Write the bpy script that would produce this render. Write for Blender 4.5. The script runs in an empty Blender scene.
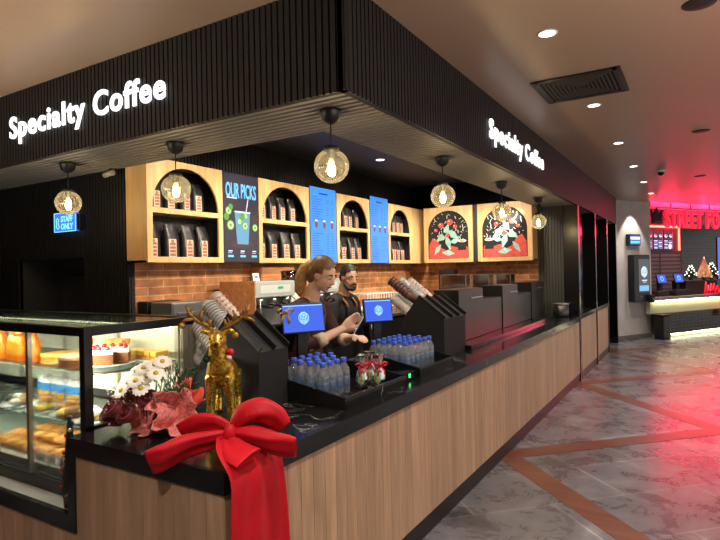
import bpy, bmesh, math, random
from mathutils import Vector, Matrix, Euler
random.seed(7)
SC = bpy.context.scene
COL = SC.collection
PI = math.pi

# ------------------------------------------------------------------ materials
def srgb(c):
    return tuple(((v/255.0)/12.92 if v/255.0 <= 0.04045 else ((v/255.0+0.055)/1.055)**2.4) for v in c)

MATS = {}
def mat(name, rgb, rough=0.5, metal=0.0, emit=None, es=0.0, noise=None, bump=None, spec=0.5, sheen=0.0, coat=0.0, alpha=None):
    """rgb in 0-255 sRGB. noise=(scale, amount): gentle value variation; bump=(scale, strength)"""
    if name in MATS: return MATS[name]
    m = bpy.data.materials.new(name); m.use_nodes = True
    nt = m.node_tree; b = nt.nodes['Principled BSDF']
    c = srgb(rgb)
    b.inputs['Base Color'].default_value = (*c, 1)
    b.inputs['Roughness'].default_value = rough
    b.inputs['Metallic'].default_value = metal
    b.inputs['Specular IOR Level'].default_value = spec
    if sheen: b.inputs['Sheen Weight'].default_value = sheen
    if coat: b.inputs['Coat Weight'].default_value = coat
    if emit:
        b.inputs['Emission Color'].default_value = (*srgb(emit), 1)
        b.inputs['Emission Strength'].default_value = es
    tc = None
    if noise or bump:
        tc = nt.nodes.new('ShaderNodeTexCoord')
    if noise:
        n = nt.nodes.new('ShaderNodeTexNoise'); n.inputs['Scale'].default_value = noise[0]; n.inputs['Detail'].default_value = 5
        nt.links.new(tc.outputs['Object'], n.inputs['Vector'])
        r = nt.nodes.new('ShaderNodeValToRGB')
        a = noise[1]
        r.color_ramp.elements[0].position = .3; r.color_ramp.elements[1].position = .7
        r.color_ramp.elements[0].color = (*[max(0, v*(1-a)) for v in c], 1)
        r.color_ramp.elements[1].color = (*[min(1, v*(1+a)) for v in c], 1)
        nt.links.new(n.outputs['Fac'], r.inputs['Fac']); nt.links.new(r.outputs['Color'], b.inputs['Base Color'])
    if bump:
        n2 = nt.nodes.new('ShaderNodeTexNoise'); n2.inputs['Scale'].default_value = bump[0]; n2.inputs['Detail'].default_value = 4
        nt.links.new(tc.outputs['Object'], n2.inputs['Vector'])
        bp = nt.nodes.new('ShaderNodeBump'); bp.inputs['Strength'].default_value = bump[1]; bp.inputs['Distance'].default_value = .01
        nt.links.new(n2.outputs['Fac'], bp.inputs['Height']); nt.links.new(bp.outputs['Normal'], b.inputs['Normal'])
    MATS[name] = m
    return m

def emat(name, rgb, es=1.0):
    if name in MATS: return MATS[name]
    m = bpy.data.materials.new(name); m.use_nodes = True
    b = m.node_tree.nodes['Principled BSDF']
    b.inputs['Base Color'].default_value = (*[v*.3 for v in srgb(rgb)], 1)
    b.inputs['Roughness'].default_value = .35
    b.inputs['Emission Color'].default_value = (*srgb(rgb), 1)
    b.inputs['Emission Strength'].default_value = es
    MATS[name] = m
    return m

def glassmat(name, tint=(255,255,255), refl=0.05, rough=0.02, facing=.35, haze=0.0, hazecol=(255,255,255)):
    """thin clear glass or plastic: see-through with a mirror reflection that grows at grazing angles"""
    if name in MATS: return MATS[name]
    m = bpy.data.materials.new(name); m.use_nodes = True
    nt = m.node_tree; nt.nodes.clear()
    o = nt.nodes.new('ShaderNodeOutputMaterial'); mx = nt.nodes.new('ShaderNodeMixShader')
    t = nt.nodes.new('ShaderNodeBsdfTransparent'); g = nt.nodes.new('ShaderNodeBsdfGlossy')
    t.inputs['Color'].default_value = (*srgb(tint), 1); g.inputs['Roughness'].default_value = rough
    lw = nt.nodes.new('ShaderNodeLayerWeight'); lw.inputs['Blend'].default_value = facing
    ma = nt.nodes.new('ShaderNodeMath'); ma.operation = 'MULTIPLY_ADD'
    ma.inputs[1].default_value = .8; ma.inputs[2].default_value = refl; ma.use_clamp = True
    nt.links.new(lw.outputs['Fresnel'], ma.inputs[0])
    nt.links.new(ma.outputs[0], mx.inputs['Fac']); nt.links.new(t.outputs[0], mx.inputs[1]); nt.links.new(g.outputs[0], mx.inputs[2])
    if haze:                       # diffuse share added to brighten the glass; stands for lamplit dust on globes
        tr = nt.nodes.new('ShaderNodeBsdfTranslucent'); tr.inputs['Color'].default_value = (*srgb(hazecol), 1)
        df = nt.nodes.new('ShaderNodeBsdfDiffuse'); df.inputs['Color'].default_value = (*srgb(hazecol), 1)
        m1 = nt.nodes.new('ShaderNodeMixShader'); m1.inputs['Fac'].default_value = .5
        nt.links.new(tr.outputs[0], m1.inputs[1]); nt.links.new(df.outputs[0], m1.inputs[2])
        m2 = nt.nodes.new('ShaderNodeMixShader'); m2.inputs['Fac'].default_value = haze
        nt.links.new(mx.outputs[0], m2.inputs[1]); nt.links.new(m1.outputs[0], m2.inputs[2])
        nt.links.new(m2.outputs[0], o.inputs['Surface'])
    else:
        nt.links.new(mx.outputs[0], o.inputs['Surface'])
    MATS[name] = m
    return m

def ramp(nt, stops):
    r = nt.nodes.new('ShaderNodeValToRGB')
    cr = r.color_ramp
    while len(cr.elements) < len(stops): cr.elements.new(.5)
    for e, (p, c) in zip(cr.elements, stops):
        e.position = p; e.color = (*srgb(c), 1)
    return r

def wood_mat(name, a, b_, axis='Z', scale=1.0, rough=.45):
    if name in MATS: return MATS[name]
    m = bpy.data.materials.new(name); m.use_nodes = True
    nt = m.node_tree; b = nt.nodes['Principled BSDF']; b.inputs['Roughness'].default_value = rough
    tc = nt.nodes.new('ShaderNodeTexCoord'); mp = nt.nodes.new('ShaderNodeMapping')
    s = [14*scale, 14*scale, 14*scale]; s['XYZ'.index(axis)] = 1.1*scale
    mp.inputs['Scale'].default_value = s
    n = nt.nodes.new('ShaderNodeTexNoise'); n.inputs['Scale'].default_value = 2.2; n.inputs['Detail'].default_value = 6; n.inputs['Distortion'].default_value = .7
    nt.links.new(tc.outputs['Object'], mp.inputs['Vector']); nt.links.new(mp.outputs[0], n.inputs['Vector'])
    r = ramp(nt, [(.3, a), (.55, [int((x+y)/2) for x, y in zip(a, b_)]), (.72, b_)])
    nt.links.new(n.outputs['Fac'], r.inputs['Fac']); 
    # each loose board gets its own tone
    geo = nt.nodes.new('ShaderNodeNewGeometry')
    mm = nt.nodes.new('ShaderNodeMapRange'); mm.inputs['To Min'].default_value = .86; mm.inputs['To Max'].default_value = 1.1
    nt.links.new(geo.outputs['Random Per Island'], mm.inputs['Value'])
    mul = nt.nodes.new('ShaderNodeVectorMath'); mul.operation = 'SCALE'
    nt.links.new(r.outputs['Color'], mul.inputs[0]); nt.links.new(mm.outputs[0], mul.inputs['Scale'])
    nt.links.new(mul.outputs[0], b.inputs['Base Color'])
    MATS[name] = m
    return m

def marble_mat(name):
    if name in MATS: return MATS[name]
    m = bpy.data.materials.new(name); m.use_nodes = True
    nt = m.node_tree; b = nt.nodes['Principled BSDF']; b.inputs['Roughness'].default_value = .14
    tc = nt.nodes.new('ShaderNodeTexCoord')
    n = nt.nodes.new('ShaderNodeTexNoise'); n.inputs['Scale'].default_value = 2.3; n.inputs['Detail'].default_value = 7; n.inputs['Distortion'].default_value = 1.2
    nt.links.new(tc.outputs['Object'], n.inputs['Vector'])
    ab = nt.nodes.new('ShaderNodeMath'); ab.operation = 'SUBTRACT'; ab.inputs[1].default_value = .5
    a2 = nt.nodes.new('ShaderNodeMath'); a2.operation = 'ABSOLUTE'
    nt.links.new(n.outputs['Fac'], ab.inputs[0]); nt.links.new(ab.outputs[0], a2.inputs[0])
    r = ramp(nt, [(0, (150,150,146)), (.004, (70,70,70)), (.010, (24,24,25)), (.4, (17,17,18))])
    nt.links.new(a2.outputs[0], r.inputs['Fac']);
    # veins only in places
    n2 = nt.nodes.new('ShaderNodeTexNoise'); n2.inputs['Scale'].default_value = 1.7; n2.inputs['Detail'].default_value = 2
    nt.links.new(tc.outputs['Object'], n2.inputs['Vector'])
    r2 = ramp(nt, [(.46, (0,0,0)), (.56, (255,255,255))])
    nt.links.new(n2.outputs['Fac'], r2.inputs['Fac'])
    mx = nt.nodes.new('ShaderNodeMix'); mx.data_type = 'RGBA'
    mx.inputs[6].default_value = (*srgb((19,19,20)), 1)
    nt.links.new(r2.outputs['Color'], mx.inputs[0]); nt.links.new(r.outputs['Color'], mx.inputs[7])
    nt.links.new(mx.outputs[2], b.inputs['Base Color'])
    MATS[name] = m
    return m

def brick_mat(name, c1, c2, mortar, bw, bh, ms=.012, plane='YZ', rough=.75, offset=.5, bias=0):
    if name in MATS: return MATS[name]
    m = bpy.data.materials.new(name); m.use_nodes = True
    nt = m.node_tree; b = nt.nodes['Principled BSDF']; b.inputs['Roughness'].default_value = rough
    tc = nt.nodes.new('ShaderNodeTexCoord'); sp = nt.nodes.new('ShaderNodeSeparateXYZ'); cb = nt.nodes.new('ShaderNodeCombineXYZ')
    nt.links.new(tc.outputs['Object'], sp.inputs[0])
    nt.links.new(sp.outputs[plane[0]], cb.inputs['X']); nt.links.new(sp.outputs[plane[1]], cb.inputs['Y'])
    k = nt.nodes.new('ShaderNodeTexBrick'); k.offset = offset
    k.inputs['Scale'].default_value = 1; k.inputs['Brick Width'].default_value = bw; k.inputs['Row Height'].default_value = bh
    k.inputs['Mortar Size'].default_value = ms; k.inputs['Mortar Smooth'].default_value = .2; k.inputs['Bias'].default_value = bias
    k.inputs['Color1'].default_value = (*srgb(c1), 1); k.inputs['Color2'].default_value = (*srgb(c2), 1); k.inputs['Mortar'].default_value = (*srgb(mortar), 1)
    nt.links.new(cb.outputs[0], k.inputs['Vector'])
    n = nt.nodes.new('ShaderNodeTexNoise'); n.inputs['Scale'].default_value = 9; n.inputs['Detail'].default_value = 5
    nt.links.new(tc.outputs['Object'], n.inputs['Vector'])
    r = ramp(nt, [(.3, (170,170,170)), (.7, (255,255,255))])
    nt.links.new(n.outputs['Fac'], r.inputs['Fac'])
    mx = nt.nodes.new('ShaderNodeMix'); mx.data_type = 'RGBA'; mx.blend_type = 'MULTIPLY'; mx.inputs[0].default_value = 1
    nt.links.new(k.outputs['Color'], mx.inputs[6]); nt.links.new(r.outputs['Color'], mx.inputs[7])
    nt.links.new(mx.outputs[2], b.inputs['Base Color'])
    bp = nt.nodes.new('ShaderNodeBump'); bp.inputs['Strength'].default_value = .5; bp.inputs['Distance'].default_value = .01; bp.invert = True
    nt.links.new(k.outputs['Fac'], bp.inputs['Height']); nt.links.new(bp.outputs['Normal'], b.inputs['Normal'])
    MATS[name] = m
    return m

# ------------------------------------------------------------------ mesh builder
class MB:
    def __init__(self): self.bm = bmesh.new(); self.mi = 0
    def m(self, i): self.mi = i; return self
    def _fin(self, faces, smooth=False):
        for f in faces: f.material_index = self.mi; f.smooth = smooth
    def _x(self, verts, M):
        if M is not None: bmesh.ops.transform(self.bm, matrix=M, verts=verts)
    def box(self, x0, x1, y0, y1, z0, z1, M=None, bev=0.0):
        if bev > 0:
            t = bmesh.new()
            self._rawbox(t, x0, x1, y0, y1, z0, z1)
            bev = min(bev, .45*abs(x1-x0), .45*abs(y1-y0), .45*abs(z1-z0))
            bmesh.ops.bevel(t, geom=t.edges[:], offset=bev, segments=2, affect='EDGES', profile=.5)
            self.merge(t, M); t.free()
            return self
        vs, fs = self._rawbox(self.bm, x0, x1, y0, y1, z0, z1)
        self._fin(fs); self._x(vs, M)
        return self
    @staticmethod
    def _rawbox(bm, x0, x1, y0, y1, z0, z1):
        v = [bm.verts.new(p) for p in ((x0,y0,z0),(x1,y0,z0),(x1,y1,z0),(x0,y1,z0),(x0,y0,z1),(x1,y0,z1),(x1,y1,z1),(x0,y1,z1))]
        fs = [bm.faces.new([v[i] for i in q]) for q in ((0,3,2,1),(4,5,6,7),(0,1,5,4),(1,2,6,5),(2,3,7,6),(3,0,4,7))]
        return v, fs
    def merge(self, t, M=None, smooth=False):
        vm = {}
        for v in t.verts: vm[v] = self.bm.verts.new(v.co)
        fs = []
        for f in t.faces:
            try: fs.append(self.bm.faces.new([vm[v] for v in f.verts]))
            except ValueError: pass
        self._fin(fs, smooth); self._x(list(vm.values()), M)
        return self
    def quad(self, a, b, c, d, M=None):
        v = [self.bm.verts.new(p) for p in (a,b,c,d)]
        self._fin([self.bm.faces.new(v)]); self._x(v, M); return self
    def lathe(self, prof, n=20, M=None, smooth=True, sx=1, sy=1, cap=True):
        """prof = [(r,z)...] about Z"""
        rings = []; allv = []
        for r, z in prof:
            if r < 1e-6:
                v = self.bm.verts.new((0,0,z)); rings.append([v]); allv.append(v)
            else:
                ring = [self.bm.verts.new((r*sx*math.cos(2*PI*i/n), r*sy*math.sin(2*PI*i/n), z)) for i in range(n)]
                rings.append(ring); allv += ring
        fs = []
        for A, B in zip(rings, rings[1:]):
            for i in range(n):
                j = (i+1) % n
                if len(A) == 1 and len(B) == 1: continue
                if len(A) == 1: fs.append(self.bm.faces.new((A[0], B[j], B[i])))
                elif len(B) == 1: fs.append(self.bm.faces.new((A[i], A[j], B[0])))
                else: fs.append(self.bm.faces.new((A[i], A[j], B[j], B[i])))
        if cap:
            if len(rings[0]) > 1: fs.append(self.bm.faces.new(rings[0][::-1]))
            if len(rings[-1]) > 1: fs.append(self.bm.faces.new(rings[-1]))
        self._fin(fs, smooth); self._x(allv, M); return self
    def cyl(self, p, q, r, r2=None, n=14, smooth=True):
        p = Vector(p); q = Vector(q); d = q-p
        M = Matrix.Translation(p) @ d.to_track_quat('Z','Y').to_matrix().to_4x4()
        return self.lathe([(r,0),(r if r2 is None else r2, d.length)], n, M, smooth)
    def sph(self, c, r, n=14, sx=1, sy=1, sz=1, M=None, rings=None):
        k = rings or max(6, n//2)
        prof = [(math.sin(PI*i/k), -math.cos(PI*i/k)) for i in range(k+1)]
        prof[0] = (0,-1); prof[-1] = (0,1)
        T = Matrix.Translation(c) @ (M or Matrix.Identity(4)) @ Matrix.Diagonal((r*sx, r*sy, r*sz, 1))
        return self.lathe(prof, n, T)
    def tube(self, pts, r, n=8, closed=False, smooth=True):
        """r number or list"""
        pts = [Vector(p) for p in pts]; N = len(pts); rings = []; allv = []
        up = Vector((0,0,1)); prev = None
        for i, p in enumerate(pts):
            a = pts[i-1] if (i > 0 or closed) else p; b = pts[(i+1) % N] if (i < N-1 or closed) else p
            t = (b-a).normalized()
            if prev is None:
                x = t.cross(up)
                if x.length < 1e-3: x = t.cross(Vector((1,0,0)))
            else: x = prev - t*prev.dot(t)
            x.normalize(); prev = x; y = t.cross(x)
            rr = r[i] if isinstance(r, (list, tuple)) else r
            ring = [self.bm.verts.new(p + x*(rr*math.cos(2*PI*k/n)) + y*(rr*math.sin(2*PI*k/n))) for k in range(n)]
            rings.append(ring); allv += ring
        fs = []
        R = list(zip(rings, rings[1:])) + ([(rings[-1], rings[0])] if closed else [])
        for A, B in R:
            for k in range(n):
                j = (k+1) % n; fs.append(self.bm.faces.new((A[k], A[j], B[j], B[k])))
        if not closed:
            fs.append(self.bm.faces.new(rings[0][::-1])); fs.append(self.bm.faces.new(rings[-1]))
        self._fin(fs, smooth); return self
    def prism(self, poly, d0, d1, axes='XY', M=None):
        """closed 2-D outline extruded along the third axis"""
        ia, ib = 'XYZ'.index(axes[0]), 'XYZ'.index(axes[1]); ic = 3-ia-ib
        def P(p, d):
            c = [0,0,0]; c[ia] = p[0]; c[ib] = p[1]; c[ic] = d; return c
        A = [self.bm.verts.new(P(p, d0)) for p in poly]; B = [self.bm.verts.new(P(p, d1)) for p in poly]
        n = len(poly); fs = [self.bm.faces.new(A), self.bm.faces.new(B[::-1])]
        for i in range(n):
            j = (i+1) % n; fs.append(self.bm.faces.new((A[i], B[i], B[j], A[j])))
        self._fin(fs); self._x(A+B, M); return self
    def ribbon(self, pts, wdir, w, t=.004, smooth=True):
        """thick band through pts; wdir vector or list of vectors; w number or list"""
        pts = [Vector(p) for p in pts]; N = len(pts); rows = []
        for i, p in enumerate(pts):
            a = pts[max(0,i-1)]; b = pts[min(N-1,i+1)]; tg = (b-a).normalized()
            wd = Vector(wdir[i] if isinstance(wdir, list) else wdir).normalized(); ww = (w[i] if isinstance(w, list) else w)/2
            nn = tg.cross(wd).normalized()*t/2
            rows.append([self.bm.verts.new(q) for q in (p-wd*ww-nn, p+wd*ww-nn, p+wd*ww+nn, p-wd*ww+nn)])
        fs = []
        for A, B in zip(rows, rows[1:]):
            for k in range(4):
                j = (k+1) % 4; fs.append(self.bm.faces.new((A[k], A[j], B[j], B[k])))
        fs.append(self.bm.faces.new(rows[0][::-1])); fs.append(self.bm.faces.new(rows[-1]))
        self._fin(fs, smooth); return self
    def text(self, body, size, M, ext=.002, off=0.0, xs=1.0, align='LEFT', spacing=1.0, res=3):
        cu = bpy.data.curves.new('t', 'FONT'); cu.body = body; cu.size = size; cu.extrude = ext; cu.offset = off
        cu.align_x = align; cu.space_character = spacing; cu.resolution_u = res
        ob = bpy.data.objects.new('t', cu); COL.objects.link(ob)
        dg = bpy.context.evaluated_depsgraph_get(); dg.update()
        me = bpy.data.meshes.new_from_object(ob.evaluated_get(dg))
        t = bmesh.new(); t.from_mesh(me)
        self.merge(t, M @ Matrix.Diagonal((xs,1,1,1))); t.free()
        bpy.data.objects.remove(ob); bpy.data.curves.remove(cu); bpy.data.meshes.remove(me)
        return self
    def build(self, name, mats, parent=None, loc=None, rot=None, fixn=True, weld=0):
        if weld: bmesh.ops.remove_doubles(self.bm, verts=self.bm.verts, dist=weld)
        if fixn: bmesh.ops.recalc_face_normals(self.bm, faces=self.bm.faces)
        me = bpy.data.meshes.new(name); self.bm.to_mesh(me); self.bm.free()
        for x in (mats if isinstance(mats, (list, tuple)) else [mats]): me.materials.append(x)
        o = bpy.data.objects.new(name, me); COL.objects.link(o)
        if parent is not None: o.parent = parent
        if loc is not None: o.location = loc
        if rot is not None: o.rotation_euler = rot
        return o

def frame(o, x, y, z=None):
    """matrix whose local x,y,z map to the given world vectors at o"""
    x = Vector(x).normalized(); y = Vector(y).normalized(); z = x.cross(y) if z is None else Vector(z).normalized()
    M = Matrix((x, y, z)).transposed().to_4x4(); M.translation = Vector(o); return M
def tag(o, label, cat, group=None, kind=None):
    if label != 'x' and not 4 <= len(label.split()) <= 16: print('LABEL', len(label.split()), label)
    o['label'] = label; o['category'] = cat
    if group: o['group'] = group
    if kind: o['kind'] = kind
    return o
def thing(name, label, cat, loc=(0,0,0), rz=0, group=None, rot=None):
    o = bpy.data.objects.new(name, None); COL.objects.link(o); o.empty_display_size = .05
    o.location = loc; o.rotation_euler = rot if rot is not None else (0,0,rz)
    return tag(o, label, cat, group)
def struct(o):
    o['kind'] = 'structure'; return o
def dup(root, loc, rot=None, label=None, group=None, scale=None):
    c = root.copy(); COL.objects.link(c); c.location = loc
    if rot is not None: c.rotation_euler = rot
    if scale is not None: c.scale = scale
    if label:
        c['label'] = label
        if len(label.split()) > 16: print('LABEL', len(label.split()), label)
    if group: c['group'] = group
    for ch in list(root.children):
        a = ch.copy(); COL.objects.link(a); a.parent = c
        for g in list(ch.children):
            b = g.copy(); COL.objects.link(b); b.parent = a
    return c
def partlabel(o, s): o['label'] = s; return o
def arc(cx, cy, r, a0, a1, n): return [(cx+r*math.cos(a0+(a1-a0)*i/n), cy+r*math.sin(a0+(a1-a0)*i/n)) for i in range(n+1)]

def remesh_obj(o, voxel, smooth=4, factor=.5):
    """fuse overlapping shapes into one continuous skin"""
    md = o.modifiers.new('r', 'REMESH'); md.mode = 'VOXEL'; md.voxel_size = voxel; md.use_smooth_shade = True
    s = o.modifiers.new('s', 'SMOOTH'); s.iterations = smooth; s.factor = factor
    dg = bpy.context.evaluated_depsgraph_get(); dg.update()
    me = bpy.data.meshes.new_from_object(o.evaluated_get(dg))
    old = o.data; o.modifiers.clear(); o.data = me
    if not me.materials:
        for x in old.materials: me.materials.append(x)
    for p in me.polygons: p.use_smooth = True
    return o

# ------------------------------------------------------------------ palette
M_slat = mat('charcoal slats', (20,20,22), .55)
M_slatback = mat('slat recess', (9,9,10), .8)
M_soffit = mat('grey soffit slats', (112,108,104), .5)
M_ceil = mat('taupe ceiling paint', (172,144,124), .38, spec=.35)
M_innerceil = mat('kitchen ceiling', (52,54,60), .6)
M_black = mat('satin black', (20,20,21), .4)
M_blackmat = mat('matt black', (13,13,14), .75)
M_blackgloss = mat('gloss black', (10,10,11), .12)
M_oak = wood_mat('pale oak', (196,158,106), (224,186,132), 'Z', .8)
M_oakfront = wood_mat('counter oak', (164,132,104), (194,160,130), 'Z', .8, .5)
M_marble = marble_mat('black marble')
M_steel = mat('brushed steel', (170,170,172), .28, .9)
M_darksteel = mat('dark bronze steel', (74,66,58), .3, .75)
M_white = mat('white plastic', (232,232,230), .4)
M_glass = glassmat('clear glass', (252,254,253), .015, .02, .15)
M_globe = glassmat('smoked globe glass', (246,244,236), .03, .03, .22, haze=.03, hazecol=(255,250,236))
M_brick = brick_mat('orange brick', (214,142,84), (160,98,58), (216,172,124), .34, .075, .006, 'YZ', .6)
M_brickend = brick_mat('orange brick end', (214,142,84), (160,98,58), (216,172,124), .34, .075, .006, 'XZ', .6)
M_concrete = mat('grey plaster', (186,180,174), .8, noise=(3,.12))
# ================================================================== ROOM
XF, YS, YH = -1.49, 1.461, 2.348        # long counter face, short counter face, short fascia face
ZT, ZS, ZC = 0.953, 2.595, 3.16         # countertop, soffit, ceiling
YE, XB = 8.62, -4.18                    # end wall, back wall

# floor: dark grey stone tiles laid at 45 degrees
def floor_mat():
    m = bpy.data.materials.new('stone tiles'); m.use_nodes = True
    nt = m.node_tree; b = nt.nodes['Principled BSDF']
    tc = nt.nodes.new('ShaderNodeTexCoord'); mp = nt.nodes.new('ShaderNodeMapping')
    mp.inputs['Rotation'].default_value = (0,0,math.radians(-45)); mp.inputs['Location'].default_value = (.18,.1,0)
    nt.links.new(tc.outputs['Object'], mp.inputs['Vector'])
    k = nt.nodes.new('ShaderNodeTexBrick'); k.offset = .5
    k.inputs['Scale'].default_value = 1; k.inputs['Brick Width'].default_value = 1.2; k.inputs['Row Height'].default_value = .6
    k.inputs['Mortar Size'].default_value = .008; k.inputs['Color1'].default_value = (.78,.78,.78,1); k.inputs['Color2'].default_value = (1.1,1.1,1.1,1); k.inputs['Mortar'].default_value = (1.75,1.7,1.6,1)
    nt.links.new(mp.outputs[0], k.inputs['Vector'])
    n = nt.nodes.new('ShaderNodeTexNoise'); n.inputs['Scale'].default_value = 2.6; n.inputs['Detail'].default_value = 10; n.inputs['Roughness'].default_value = .7; n.inputs['Distortion'].default_value = .5
    nt.links.new(tc.outputs['Object'], n.inputs['Vector'])
    r = ramp(nt, [(.30, (54,53,55)), (.45, (84,82,86)), (.57, (106,104,108)), (.66, (126,124,127)), (.78, (170,166,166))])
    nt.links.new(n.outputs['Fac'], r.inputs['Fac'])
    mx = nt.nodes.new('ShaderNodeMix'); mx.data_type = 'RGBA'; mx.blend_type = 'MULTIPLY'; mx.inputs[0].default_value = 1
    nt.links.new(r.outputs['Color'], mx.inputs[6]); nt.links.new(k.outputs['Color'], mx.inputs[7]); nt.links.new(mx.outputs[2], b.inputs['Base Color'])
    rr = nt.nodes.new('ShaderNodeMapRange'); rr.inputs['To Min'].default_value = .2; rr.inputs['To Max'].default_value = .36
    nt.links.new(n.outputs['Fac'], rr.inputs['Value']); nt.links.new(rr.outputs[0], b.inputs['Roughness'])
    bp = nt.nodes.new('ShaderNodeBump'); bp.inputs['Strength'].default_value = .08; bp.inputs['Distance'].default_value = .01
    nt.links.new(n.outputs['Fac'], bp.inputs['Height']); nt.links.new(bp.outputs['Normal'], b.inputs['Normal'])
    return m
struct(MB().box(-10, 7, -4, 24, -.1, 0).build('floor', floor_mat()))
# timber inlay strips zigzagging along the aisle, flush with the tiles
M_inlay = wood_mat('red brown inlay', (84,50,36), (112,70,52), 'X', .6, .3)
mb = MB()
zz = [(-1.5,1.5),(.18,3.2),(-1.5,4.92),(.18,6.63),(-1.5,8.42),(.18,10.2),(-1.5,11.9),(.18,13.6)]
_zi = [0]
def strip(mb, a, b, w=.2):
    _zi[0] += 1; zt = .0025+.0008*(_zi[0] % 2)
    a = Vector((*a,0)); b = Vector((*b,0)); d = (b-a).normalized(); n = Vector((-d.y,d.x,0))*w/2
    mb.prism([(p.x,p.y) for p in (a-n, b-n, b+n, a+n)], -.004, zt, 'XY')
for a, b in zip(zz, zz[1:]): strip(mb, a, b)
zz2 = [(1.86-x, y) for x, y in zz]
for a, b in zip(zz2, zz2[1:]): strip(mb, (a[0]-1.5+.0,a[1]) if 0 else a, b)
struct(mb.build('trim_7', M_inlay))
# ceiling
struct(MB().box(-10, 7, -4, 24, ZC, ZC+.1).build('ceiling', M_ceil))
struct(MB().box(-4.3, -2.06, 2.99, YE, 3.1, 3.155).build('ceiling_kitchen', M_innerceil))

# fascia: charcoal vertical ribs, on two faces
def ribs(mb, a, b, nrm, z0, z1, pitch=.042, rib=.03, dep=.014, back=.03):
    a = Vector((*a,0)); b = Vector((*b,0)); d = (b-a); L = d.length; d.normalize(); n = Vector((*nrm,0))
    M = Matrix((d, n, Vector((0,0,1)))).transposed().to_4x4(); M.translation = a
    mb.m(1).box(0, L, -dep-back, -dep, z0, z1, M); mb.m(0)
    k = int(L/pitch)
    for i in range(k+1):
        u = i*pitch
        mb.box(u, min(u+rib, L), -dep-.001, 0, z0, z1, M)
mb = MB(); ribs(mb, (-7.5,YH), (XF,YH), (0,-1), ZS, ZC); struct(mb.build('trim_1', [M_slat, M_slatback]))
mb = MB(); ribs(mb, (XF,YH), (XF,13.3), (1,0), ZS, ZC); struct(mb.build('trim_2', [M_slat, M_slatback]))
# dropped soffit with slats running across
mb = MB()
mb.m(1).box(-7.5, XF-.05, YH+.05, 2.99, ZS+.029, ZC-.002); mb.box(-2.06, XF-.05, 2.99, YE, ZS+.029, ZC-.002)
mb.box(-4.3, XF-.05, YE, 13.2, ZS+.029, ZC-.002)
mb.m(0)
y = YH+.045
while y < 2.97: mb.box(-7.5, XF-.045, y, y+.034, ZS, ZS+.03); y += .06
while y < 13.2:
    mb.box(-2.06, XF-.045, y, y+.034, ZS, ZS+.03); y += .06
struct(mb.build('trim_3', [M_soffit, M_slatback]))

# back wall: brick up to the cabinets, charcoal ribs above
mb = MB(); mb.box(XB-.14, XB, 3.10, YE+.2, 0, 1.85); struct(mb.build('wall_back', M_brick))
mb = MB(); ribs(mb, (XB,YE), (XB,3.05), (1,0), 1.85, 3.1); struct(mb.build('wall_back_upper', [M_slat, M_slatback]))
# end wall: brick strip, ribs above and to the aisle
mb = MB(); mb.box(XB, -2.065, YE, YE+.15, 0, 1.85); struct(mb.build('wall_end', M_brickend))
mb = MB(); ribs(mb, (XB,YE), (-2.065,YE), (0,-1), 1.85, 3.1); struct(mb.build('wall_end_upper', [M_slat, M_slatback]))
M_slatgrey = mat('grey green slats', (64,64,58), .5)
mb = MB(); ribs(mb, (-2.065,YE), (XF-.03,YE), (0,-1), .0, ZS+.01); struct(mb.build('wall_end_side', [M_slatgrey, M_slatback]))
# dark wall left of the kitchen with the recessed staff door
mb = MB(); ribs(mb, (-8.2,3.05), (-5.98,3.05), (0,-1), 0, 2.62); ribs(mb, (-4.85,3.05), (XB,3.05), (0,-1), 0, 2.62)
ribs(mb, (-5.98,3.05), (-4.85,3.05), (0,-1), 1.86, 2.62)
struct(mb.build('wall_left', [M_slat, M_slatback]))
mb = MB(); mb.box(-6.0, -4.83, 3.5, 3.56, 0, 1.9); mb.box(-6.02, -5.98, 3.06, 3.5, 0, 1.9); mb.box(-4.85, -4.81, 3.06, 3.5, 0, 1.9); mb.box(-6,-4.83,3.06,3.5,1.86,1.9)
struct(mb.build('trim_4', mat('door reveal', (58,60,62), .6)))
door = struct(MB().box(-5.72, -4.9, 3.44, 3.5, 0, 1.69, bev=.004).build('door_1', mat('door leaf', (40,42,44), .5)))
mb = MB(); mb.cyl((-5.6,3.44,1.0),(-5.6,3.39,1.0),.012); mb.cyl((-5.6,3.39,1.0),(-5.48,3.39,1.0),.01); mb.build('door_handle', M_steel, door)
# enclosure of the hall, out of the picture
M_hall = mat('hall wall', (60,54,50), .8)
struct(MB().box(-10.1, -10, -4, 24, 0, ZC).build('wall_west', M_hall))

struct(MB().box(-10, 7, -4.1, -4, 0, ZC).build('wall_south', M_hall))
# end bays: black sheets stand in for dark openings between slim columns, oak below
mb = MB(); mb.box(-1.77, -1.73, 8.7, 11.7, 0, ZS+.01); mb.box(-1.77,-1.73,11.7,13.15,0,ZS+.01); mb.box(-1.73,-1.49,13.15,13.25,0,ZS)
struct(mb.build('wall_bays', M_blackgloss))
M_col = mat('black column', (18,16,18), .25)
for i, (y0, w) in enumerate(((8.60,.11),(10.2,.09),(11.66,.09))):
    struct(MB().box(XF-.2, XF+.012, y0, y0+w, 0, ZS, bev=.003).build('trim_%d' % (10+i), M_col))

# pillar wall and the oblique far shopfront: origin A, direction D (along), N (towards the aisle)
A0 = Vector((-.717,14.46,0)); DD = Vector((1.18,2.0,0)).normalized(); NN = Vector((DD.y,-DD.x,0))
def DM(s=0, off=0, z=0):       # local x along the shopfront, y away from the viewer, z up
    return frame(A0 + DD*s + NN*off + Vector((0,0,z)), DD, -NN, (0,0,1))
struct(MB().box(-1.36, .04, 0, .3, 0, ZC, DM(0,-.26)).build('wall_pillar', M_concrete))
struct(MB().box(-1.36, .045, -.012, 0, 0, .1, DM(0,-.26)).build('baseboard_pillar', mat('grey skirting', (104,98,94), .5)))
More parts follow.
